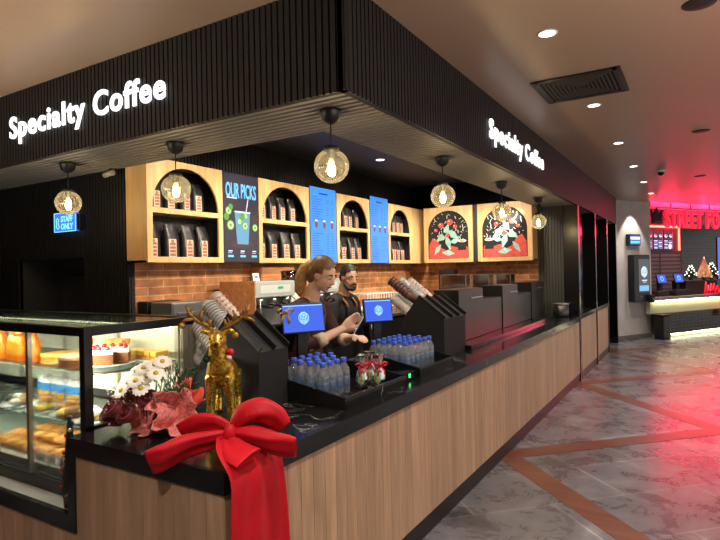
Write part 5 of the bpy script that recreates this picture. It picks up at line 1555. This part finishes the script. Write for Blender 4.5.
    for y in (-1,1):
        sh = Vector(P['sh_l' if y>0 else 'sh_r']); el = Vector(P['el_l' if y>0 else 'el_r']); wr = Vector(P['wr_l' if y>0 else 'wr_r'])
        mb.tube([nb+Vector((-.015,y*.02,-.035)), (nb+sh)/2+Vector((0,0,.006)), sh],[.058,.060,.068],12)
        end = P['sleeve']
        pts = [sh, sh.lerp(el,.5), sh.lerp(el,min(1,end))]; rd = [.070,.064,.058]
        if end > 1: pts.append(el.lerp(wr,end-1)); rd.append(.050)
        mb.tube(pts, rd, 12)
    shirt = mb.build('shirt', P['shirt'], t); remesh_obj(shirt, .010, 3)
    if not shirt.data.materials: shirt.data.materials.append(P['shirt'])
    for y in (-1,1):
        el = Vector(P['el_l' if y>0 else 'el_r']); wr = Vector(P['wr_l' if y>0 else 'wr_r'])
        if P['sleeve'] > 1:
            a_ = el.lerp(wr,P['sleeve']-1-.04); b_ = el.lerp(wr,P['sleeve']-1+.20)
            mb = MB(); mb.tube([a_,b_],[.054,.046],14); mb.build('cuff', M_cuff, t)
    # collar
    mb = MB(); mb.tube([nb+Vector((.055*math.cos(a)-.008,.066*math.sin(a),.012-.03*max(0,math.cos(a)))) for a in [2*PI*k/18 for k in range(18)]],.013,8,True); mb.build('collar', P['collar'], t)
    # trousers and shoes
    mb = MB(); mb.sph(pe+Vector((0,0,-.01)), .166, 18, .76, 1.0, .8)
    for y in (-1,1):
        hip = pe+Vector((0,y*.085,-.02)); kn2 = Vector((pe.x+.03,y*.10,.50)); an = Vector((pe.x-.02,y*.105,.10))
        mb.tube([hip,(hip+kn2)/2,kn2,(kn2+an)/2,an],[.102,.092,.078,.072,.062],14)
    tr_ = mb.build('trousers', M_trous, t); remesh_obj(tr_, .012, 3)
    if not tr_.data.materials: tr_.data.materials.append(M_trous)
    for y in (-1,1):
        an = Vector((pe.x-.02,y*.105,.09))
        mb = MB(); mb.tube([an+Vector((-.065,0,-.045)),an+Vector((.02,0,-.044)),an+Vector((.13,0,-.052)),an+Vector((.20,0,-.060))],[.042,.046,.040,.028],12); mb.build('shoe', M_shoe, t)
    # apron: curved bib and skirt following the front, with straps
    mb = MB(); rows = []
    for i in range(12):
        u = i/11; z = ch.z+.06-(ch.z+.06-.62)*u
        c = ch.lerp(wa, min(1,max(0,(ch.z-z)/(ch.z-wa.z)))) if z > wa.z else wa.lerp(pe, min(1,(wa.z-z)/(wa.z-pe.z)))
        rx = .150 if z > wa.z-.1 else .155; ry = sw*.93 if z > wa.z else .185
        span = .62 if u < .25 else .62+.75*min(1,(u-.25)*3)
        rows.append([mb.bm.verts.new((c.x+rx*math.cos(a)*.98, ry*math.sin(a), z)) for a in [span*(k/10*2-1) for k in range(11)]])
    mb._fin([mb.bm.faces.new((A[k],A[k+1],B[k+1],B[k])) for A,B in zip(rows,rows[1:]) for k in range(10)], True)
    ap = mb.build('apron', P['apron'], t); md = ap.modifiers.new('t','SOLIDIFY'); md.thickness = .006; md.offset = 1
    for y in (-1,1):
        mb = MB(); mb.ribbon([(ch.x+.132,y*.075,ch.z+.055),(ch.x+.115,y*.085,ch.z+.10),(nb.x+.03,y*.088,nb.z-.0),(nb.x-.06,y*.085,nb.z-.01),(ch.x-.125,y*.06,ch.z+.03)],(0,1,.1),.024,.005); mb.build('apron_strap', P['strap'], t)
    return t, hp, hf, s
W = dict(head=(.22,0,1.655), neck=(.115,0,1.475), chest=(.055,0,1.31), waist=(.01,0,1.12), pelvis=(-.02,0,.96), shw=.150, pitch=math.radians(24), yaw=math.radians(4), scale=1.0,
         sh_r=(.085,-.165,1.405), el_r=(.22,-.21,1.17), wr_r=(.375,.02,1.285), hd_r=((.45,.6,.62),(.6,-.3,-.1),.35),
         sh_l=(.085,.165,1.405), el_l=(.17,.25,1.16), wr_l=(.36,.20,1.20), hd_l=((.8,-.5,.1),(0,0,-1),.5), hs=.95,
         skin=M_skin, shirt=M_maroon, sleeve=1.30, collar=M_collar, apron=M_aprb, strap=M_aprb)
wt, hp, hf, s = build_person('person','woman in maroon shirt and brown apron, fair ponytail, looking down, reaching to a till',(-2.49,3.22,0),0,W)
R4 = hf.to_4x4()
mb = MB()
mb.sph(hp(-.018,0,.045), .099, 24, 1.03, .84, .98, R4); mb.sph(hp(-.06,0,-.005), .078, 18, .8, .98, 1.15, R4)
hr = mb.build('hair', M_root, wt)
# cut the face opening: keep hair behind the hairline by trimming with a plane in head space
def trim_face(o, hp, hf, x0=.048, z0=.075):
    bm_ = bmesh.new(); bm_.from_mesh(o.data)
    inv = (hf.to_4x4()).inverted(); c0 = hp(0,0,0)
    bad = []
    for v in bm_.verts:
        q_ = inv @ (v.co-c0)
        if q_.x > .022+.75*max(0,q_.z-.0)*.9 and q_.z < .082 and not (q_.z > .06 and q_.x < .06): bad.append(v)
    bmesh.ops.delete(bm_, geom=bad, context='VERTS'); bm_.to_mesh(o.data); bm_.free()
trim_face(hr, hp, hf)
mb = MB()
mb.tube([hp(-.075,0,.045),hp(-.115,-.01,.035),hp(-.145,-.015,-.01),hp(-.15,-.02,-.07),hp(-.135,-.025,-.13),hp(-.12,-.025,-.18),hp(-.11,-.02,-.21)],[.026,.036,.044,.046,.040,.028,.008],12)
partlabel(mb.build('ponytail', M_blond, wt), 'fair blond ponytail')
Mn = dict(head=(.10,0,1.615), neck=(.03,0,1.44), chest=(.01,0,1.27), waist=(0,0,1.08), pelvis=(-.01,0,.93), shw=.168, pitch=math.radians(14), yaw=math.radians(-22), scale=1.02,
         sh_r=(.02,-.195,1.375), el_r=(.05,-.25,1.10), wr_r=(.24,-.16,1.13), hd_r=((.8,.5,-.1),(0,0,-1),.5),
         sh_l=(.02,.195,1.375), el_l=(.05,.25,1.10), wr_l=(.24,.16,1.13), hd_l=((.8,-.5,-.1),(0,0,-1),.5), hs=1.05,
         skin=M_skin2, shirt=M_blackcl, sleeve=.62, collar=M_blackcl, apron=M_blackcl, strap=M_strap)
mt_, hp2, hf2, s2 = build_person('person','bearded man in black with tan apron straps, standing behind the woman in maroon',(-3.04,4.62,0),0,Mn)
R4 = hf2.to_4x4()
mb = MB(); mb.sph(hp2(-.014,0,.048), .097, 24, 1.03, .85, .98, R4); mb.sph(hp2(-.05,0,.0), .075, 18, .8, .98, 1.0, R4); hm = mb.build('hair', M_dkhair, mt_); trim_face(hm, hp2, hf2)
mb = MB()
mb.tube([hp2(.012,-.070,-.02),hp2(.035,-.062,-.06),hp2(.066,-.034,-.088),hp2(.078,0,-.094),hp2(.066,.034,-.088),hp2(.035,.062,-.06),hp2(.012,.070,-.02)],[.008,.014,.019,.021,.019,.014,.008],10)
mb.tube([hp2(.078,-.028,-.048),hp2(.092,0,-.040),hp2(.078,.028,-.048)],[.005,.007,.005],8)
mb.build('beard', M_dkhair, mt_)
# ================================================================== FAR SHOP AND PILLAR FITTINGS
def far(mb, name, mats, parent=None, s=0, off=0, z=0):
    o = mb.build(name, mats)
    if parent is None: o.matrix_world = DM(s, off, z)
    else: o.parent = parent
    return o
def farthing(name, label, cat, s, off, z, group=None):
    t = thing(name, label, cat, group=group); M = DM(s, off, z); t.location = M.translation; t.rotation_euler = M.to_euler(); return t
# counter
M_ftop = mat('grey far worktop', (112,104,102), .35); M_fglow = mat('cream glow panel', (206,202,170), .6); M_ftl = brick_mat('black far tile', (30,30,31), (24,24,25), (84,82,78), .15, .075, .006, 'XZ', .25, 0.0)
fc = farthing('street_food_counter','far counter with cream glowing band and black tiled front','counter',0,0,0)
MB().box(.05,6,-.02,.66,.86,.93).box(-.30,.05,-.02,.22,.86,.93).build('worktop', M_ftop, fc)
MB().box(.05,6,.10,.60,.56,.86).box(-.26,.05,.10,.20,.56,.86).build('glow_band', M_fglow, fc)
MB().box(.0,6,.0,.60,.07,.56).build('tiled_front', M_ftl, fc)
MB().box(.02,6,.06,.58,0,.07).build('plinth', M_fglow, fc)
M_fled = emat('far led', (255,246,196), 34)
MB().box(-.18,6,.03,.045,.848,.859).box(.02,6,.02,.03,.062,.0695).build('light_strip', M_fled, fc)
# bin before it
bn = farthing('litter_bin','black upright litter bin in front of the grey pillar wall','bin',-.16,.12,0)
MB().box(-.14,.14,-.12,.12,.02,.53,bev=.03).build('body', M_black, bn); MB().box(-.145,.145,-.125,.125,.531,.56,bev=.01).build('lid', M_blackmat, bn); MB().box(-.13,.13,-.11,.11,0,.0195).build('base', M_blackmat, bn)
# sign letters on the rail
M_redl = emat('red sign letters', (255,16,40), 2.6)
mb = MB(); mb.text('STREET FOOD', .585, frame((0,0,0),(1,0,0),(0,0,1)), .02, .014, 1.0, spacing=1.02)
o = mb.build('street_food_sign', M_redl)
vs = [v.co.x for v in o.data.vertices]; a_, b_ = min(vs), max(vs)
for v in o.data.vertices: v.co.x = (v.co.x-a_)*(3.03/(b_-a_)); 
o.matrix_world = DM(.66,-.3,2.595)
tag(o,'glowing red STREET FOOD lettering hung under the ceiling of the far shop','sign')
cr = farthing('crown_emblem','dark crown shaped emblem left of the red STREET FOOD letters','emblem',.30,-.3,2.66)
MB().prism([(-.12,0),(.22,0),(.25,.34),(.16,.2),(.05,.38),(-.06,.2),(-.15,.34)],-.02,.02,'XZ').build('crown', M_blackmat, cr)
MB().prism([(-.08,.03),(.18,.03),(.18,.06),(-.08,.06)],-.024,-.02,'XZ').build('band', mat('dark red',(90,10,20),.5), cr)
# neon rectangle with the menu screens inside
nf = farthing('neon_frame','glowing red and warm neon frame around the far menu screens','neon light',.80,-.9,0)
M_neon = emat('neon tube', (255,84,66), 9)
mb = MB(); mb.tube([(-.6,-.02,2.66),(1.34,-.02,2.66),(1.34,-.02,2.05)],.025,8); mb.build('tube', M_neon, nf)
mb = MB(); mb.box(-.7,1.42,.0,.03,1.98,2.74); mb.build('backing', mat('dark red panel',(70,12,20),.5), nf)
M_fdark = emat('far menu dark', (26,30,66), .7); M_fw = emat('far menu white', (235,225,235), 1.2); M_fb = emat('far menu blue', (110,150,235), 1.1); M_fp = emat('far menu pink', (240,90,150), 1.1)
for i in range(3):
    ms = farthing('menu_board','%s dark menu screen with white pictures in the neon frame' % ['cut-off','middle','last'][i],'screen',.62+.42*i,-.86,2.06,'menu boards in the neon frame')
    MB().box(0,.40,.004,.03,0,.50,bev=.004).build('housing', M_black, ms)
    mb = MB(); mb.m(0).box(.01,.39,.0,.004,.01,.49)
    q = random.Random(i)
    for r in range(2):
        mb.m(1).sph((.10+.20*r,0,.36),.06,12,1,.03,.7); mb.m(0).sph((.11+.20*r,-.0012,.375),.035,10,1,.03,.6)
    for r in range(5):
        for c in range(2): mb.m(1+(r+c) % 2).box(.03+.18*c,.17+.18*c,-.001,.001,.04+.045*r,.065+.045*r)
    mb.m(3).box(.375,.385,-.001,.001,.02,.48)
    if i == 2: mb.m(1).sph((.26,-.001,.09),.07,14,1,.03,1)
    mb.build('display', [M_fdark, M_fw, M_fb, M_fp], ms)
# customer screens on the far counter
for i, s_ in enumerate((.30,.96)):
    fd = farthing('customer_display','small blue till screen on the far counter, %s' % ['next to the pillar','second from the pillar'][i],'point of sale screen',s_+.12,-.25,.93,'blue screens on the far counter')
    R = Matrix.Translation((0,0,.42)) @ Matrix.Rotation(-.25,4,'X')
    MB().box(-.17,.17,0,.03,-.11,.11,R,bev=.006).build('housing', M_black, fd)
    MB().box(-.155,.155,-.003,.001,-.095,.095,R).build('display', M_posblue, fd)
    mb = MB(); mb.tube([R @ Vector((.05*math.cos(a),-.004,.05*math.sin(a))) for a in [2*PI*k/16 for k in range(16)]],.007,6,True); mb.build('emblem', M_logo, fd)
    mb = MB(); mb.box(-.06,.06,.02,.10,0,.36,bev=.01); mb.box(-.20,.22,-.05,.22,0,.14,bev=.02); mb.tube([(.22,-.02,.14),(.34,-.05,.10)],.02,8); mb.build('stand', M_blackmat, fd)
# black boxes on the far counter
fb = farthing('counter_chest','low black chest on the far counter under the gold tree','chest',1.80,-.35,.93)
MB().box(-.45,.9,-.1,.25,0,.33,bev=.01).build('body', M_blackmat, fb); MB().box(-.46,.91,-.11,.26,.3305,.35,bev=.004).build('lid', M_black, fb)
# gold and green small trees
def cone_tree(label, s_, off, z, h, r, m, group=None, lights=None):
    t = farthing('christmas_tree',label,'christmas tree',s_,off,z,group)
    MB().lathe([(0,0),(.05,0),(.06,.07),(0,.07)],14).build('pot', M_choc, t)
    mb = MB(); q = random.Random(int(s_*100))
    for k in range(300):
        u = k/300; zz_ = .07+(h-.07)*u; rr_ = r*(1-u)+.012; a = k*2.4+q.uniform(-.3,.3)
        mb.tube([(0,0,zz_+.03),(rr_*math.cos(a),rr_*math.sin(a),zz_-.02)],[.016,.004],4)
    mb.build('branches', m, t)
    if lights:
        mb = MB()
        for k in range(26):
            u = k/26; a = k*2.4+1; rr_ = r*(1-u)+.02; mb.sph((rr_*math.cos(a),rr_*math.sin(a),.1+(h-.1)*u),.012,6)
        mb.build('fairy_lights', lights, t)
cone_tree('gold tinsel christmas tree on the far counter before the red shop',2.22,-.30,1.2805,.55,.20,mat('gold tinsel',(255,228,176),.6,.0))
M_fairy = emat('fairy white',(255,250,230),4)
cone_tree('dark green christmas tree with white lights beside the gold one, toward the tills',1.86,-.42,1.2805,.38,.13,mat('far green needles',(30,54,40),.7),None,M_fairy)
cone_tree('dark green christmas tree with white lights beyond the gold one, at the picture edge',2.62,-.34,1.2805,.44,.15,mat('far green needles',(30,54,40),.7),None,M_fairy)
# red cursive sign and red ribbon at the counter edge
M_redsm = emat('red script', (235,24,50), 1.0)
rs = farthing('red_script_sign','red script-like wire ornament on the far counter at the picture edge','ornament',1.98,-.03,.93)
mb = MB(); mb.tube([(-.22,0,.05),(-.16,0,.30),(-.12,0,.05),(-.06,0,.22),(0,0,.06),(.06,0,.25),(.10,0,.08),(.18,0,.26),(.22,0,.05),(.32,0,.2),(.42,0,.06)],.02,6); mb.build('script', M_redsm, rs)
MB().box(-.25,.5,-.03,.03,0,.03).build('base', M_redsm, rs)
rb = farthing('red_ribbon','red ribbon hanging over the edge of the far counter','ribbon',2.30,.06,.40)
mb = MB(); mb.ribbon([(0,0,.56),(0,-.02,.4),(.02,-.03,.2),(-.01,-.02,0)],(1,0,0),[.12,.2,.26,.3],.01); mb.build('tail', M_rib, rb)
mb = MB()
for s_ in (-1,1): mb.ribbon([(0,-.03,.54),(s_*.10,-.05,.62),(s_*.17,-.05,.55),(s_*.1,-.04,.48),(0,-.03,.53)],(0,1,.3),.10,.006)
mb.build('loops', M_rib, rb)
# blue screen at the picture edge
fs_ = farthing('tall_screen','narrow blue lit screen at the right edge behind the far counter','screen',4.46,-1.2,1.25)
MB().box(-.02,.5,.0,.04,-.02,1.2,bev=.005).build('housing', M_black, fs_); MB().box(0,.48,-.003,.001,0,1.18).build('display', emat('tall blue screen',(70,110,220),1.0), fs_)
# dark slatted shelf behind the tills
sh_ = farthing('louvre_screen','dark grey louvred screen behind the far tills','screen wall',2.3,-1.6,1.0)
mb = MB()
for k in range(11): mb.box(-.8,1.1,0,.04,.03+.11*k,.10+.11*k)
mb.build('louvres', mat('far louvre',(92,88,90),.4), sh_)
mb = MB(); mb.box(-.8,1.1,.041,.06,0,1.25)
for x in (-.8,.1,1.06): mb.box(x,x+.04,-.01,.0,0,1.25)
mb.build('frame', M_black, sh_)
# kiosk and small screen on the pillar wall: mounted on its face (local y = 0 at the face)
kk = farthing('order_kiosk','tall black wall kiosk with a grey screen and pale emblem on the pillar wall','kiosk',-.60,-.26,.85)
MB().box(-.20,.37,-.16,-.001,0,1.07,bev=.015).build('housing', M_black, kk)
mb = MB(); mb.m(0).box(-.04,.33,-.164,-.158,.22,.97)
mb.m(1); emblem(mb, frame((.15,-.166,.68),(1,0,0),(0,0,1)), .13)
mb.box(.07,.25,-.1655,-.163,.475,.50); mb.box(.11,.21,-.1655,-.163,.44,.455); mb.m(2).box(-.02,.31,-.1655,-.163,.25,.37)
mb.build('display', [emat('kiosk grey',(92,98,108),.6), emat('kiosk white',(220,238,250),1.0), emat('kiosk button',(120,190,240),1.0)], kk)
MB().box(.02,.06,-.166,-.158,.10,.13).build('indicator_light', emat('kiosk red',(160,40,40),.8), kk)
MB().box(.26,.40,-.26,-.15,-.02,.16,bev=.02).build('card_reader', M_blackmat, kk)
ss = farthing('queue_screen','small landscape screen with pale blue lines, above the black kiosk','screen',-.62,-.26,2.13)
MB().box(-.22,.18,-.09,-.001,0,.26,bev=.008).build('housing', M_black, ss)
mb = MB(); mb.m(0).box(-.20,.165,-.0935,-.088,.02,.24); mb.m(1).box(-.18,.145,-.095,-.09,.14,.20); mb.m(2).box(-.18,.145,-.095,-.09,.05,.11)
mb.build('display', [emat('queue blue',(40,70,150),.9), emat('queue pale',(225,240,255),1.5), emat('queue cyan',(90,200,240),1.3)], ss)
# ================================================================== LIGHT
def spot(loc, e, col=(1,.9,.78), ang=80, blend=.6, size=.05, target=None, nm='lamp'):
    l = bpy.data.lights.new(nm,'SPOT'); l.energy = e; l.color = col; l.spot_size = math.radians(ang); l.spot_blend = blend; l.shadow_soft_size = size
    o = bpy.data.objects.new(nm, l); COL.objects.link(o); o.location = loc
    d = (Vector(target)-Vector(loc)) if target is not None else Vector((0,0,-1))
    o.rotation_euler = d.to_track_quat('-Z','Y').to_euler(); return o
def area(loc, e, sx, sy, col=(1,1,1), target=None, nm='lamp'):
    l = bpy.data.lights.new(nm,'AREA'); l.shape = 'RECTANGLE'; l.size = sx; l.size_y = sy; l.energy = e; l.color = col
    o = bpy.data.objects.new(nm, l); COL.objects.link(o); o.location = loc
    d = (Vector(target)-Vector(loc)) if target is not None else Vector((0,0,-1))
    o.rotation_euler = d.to_track_quat('-Z','Y').to_euler(); return o
for x, y in dls: spot((x,y,ZC-.02), 120, (1,.92,.82), 120)
# the hall's other downlights, along the aisle and behind the viewer
for x, y in ((-.78,1.767),(-.78,-.086)): spot((x,y,ZC-.02), 150, (1,.92,.82), 120)
for x, y in ((1.2,1.0),(1.2,4),(1.2,7),(1.2,10),(3.2,4),(3.2,8),(3.2,1),(5,3),(5,6)): spot((x,y,ZC-.02), 130, (1,.90,.78), 120)
# kitchen: ceiling downlights over the work aisle, aimed at cabinets and brick
for y in (3.5,4.5,5.5,6.5,7.5): spot((-2.75,y,3.08), 130, (1,.86,.66), 70, .7, .06, (-3.95,y,2.1))
for x in (-3.5,-2.6): spot((x,7.2,3.08), 90, (1,.86,.66), 70, .7, .06, (x+.1,8.4,2.1))
for y in (3.4,5.0,6.6): spot((-2.95,y,3.08), 80, (1,.9,.78), 95, .7, .06, (-2.6,y,0))
# adjustable spots on the inner edge of the soffit wash the brick and the staff
for y in (3.3,4.3,5.3,6.3,7.3,8.2): spot((-2.12,y,2.56), 120, (1,.86,.68), 78, .8, .05, (-4.1,y+.05,1.45))
for x in (-3.5,-2.6): spot((x,6.6,2.9), 90, (1,.84,.62), 64, .8, .05, (x,8.6,1.6))  # added spots without fittings, hung below the ceiling to brighten the end brick
# case light spill
area((-3.5,1.66,1.385), 36, 1.9, .05, (1,.95,.80), (-3.5,1.80,0))
for z in (1.185,.915): area((-3.5,1.70,z), 30, 1.9, .04, (1,.95,.80), (-3.5,1.95,z-.25))
# red wash of the far shop on its ceiling
for s_ in (1.2,2.6,4.0,5.4):
    p = DM(s_,-.75,2.75).translation; area(p, 80, 1.2, .5, (1,.015,.08), p+Vector((.45,-.7,1)))
for s_ in (1.5,4.5):
    p = DM(s_,-1.6,3.0).translation; area(p, 26, 2, .8, (1,.05,.12))
# narrow wall washer on the pillar
p = DM(-.66,.05,3.12).translation; spot(p, 100, (1,.93,.84), 66, .35, .03, DM(-.66,-.26,1.6).translation)
for s_ in (1.2,2.4): p = DM(s_,-.1,3.0).translation; spot(p, 170, (1,.9,.8), 80)  # added shop spots without fittings, to lighten the gold tree
for p, t_ in (((-.0,14.0,3.12),None),((1.0,15.2,3.12),None)): spot(p, 70, (1,.85,.72), 90)

# added warm uplights, unseen and without fittings, to brighten the hall ceiling
area((-4.4,.1,1.75), 100, 2.6, .5, (1,.84,.68), (-4.4,.11,4.2)); area((1.8,1.2,1.7), 200, .6, 3, (1,.84,.68), (1.8,1.21,4.4))
w = bpy.data.worlds.new('hall ambience'); SC.world = w; w.use_nodes = True
w.node_tree.nodes['Background'].inputs['Color'].default_value = (.9,.85,.82,1); w.node_tree.nodes['Background'].inputs['Strength'].default_value = 1.0

# ================================================================== CAMERA
cam = bpy.data.cameras.new('camera'); co = bpy.data.objects.new('camera', cam); COL.objects.link(co)
cam.sensor_width = 36; cam.lens = 36*553.834/720; cam.clip_start = .02; cam.clip_end = 100
yaw, pitch, roll = math.radians(31.31566), math.radians(.12304), math.radians(-1.19939)
fw = Vector((-math.sin(yaw)*math.cos(pitch), math.cos(yaw)*math.cos(pitch), math.sin(pitch)))
r0 = Vector((math.cos(yaw), math.sin(yaw), 0)); u0 = r0.cross(fw)
rr_ = r0*math.cos(roll)+u0*math.sin(roll); uu_ = -r0*math.sin(roll)+u0*math.cos(roll)
M = Matrix((rr_, uu_, -fw)).transposed().to_4x4(); M.translation = (0,0,1.68); co.matrix_world = M
SC.camera = co
vs_ = SC.view_settings; vs_.view_transform = 'Standard'; vs_.look = 'None'; vs_.exposure = 0; vs_.gamma = 1
try: vs_.use_curve_mapping = False
except Exception: pass
SC.cycles.max_bounces = 10; SC.cycles.transparent_max_bounces = 24; SC.cycles.sample_clamp_indirect = 4
SC.cycles.use_denoising = True
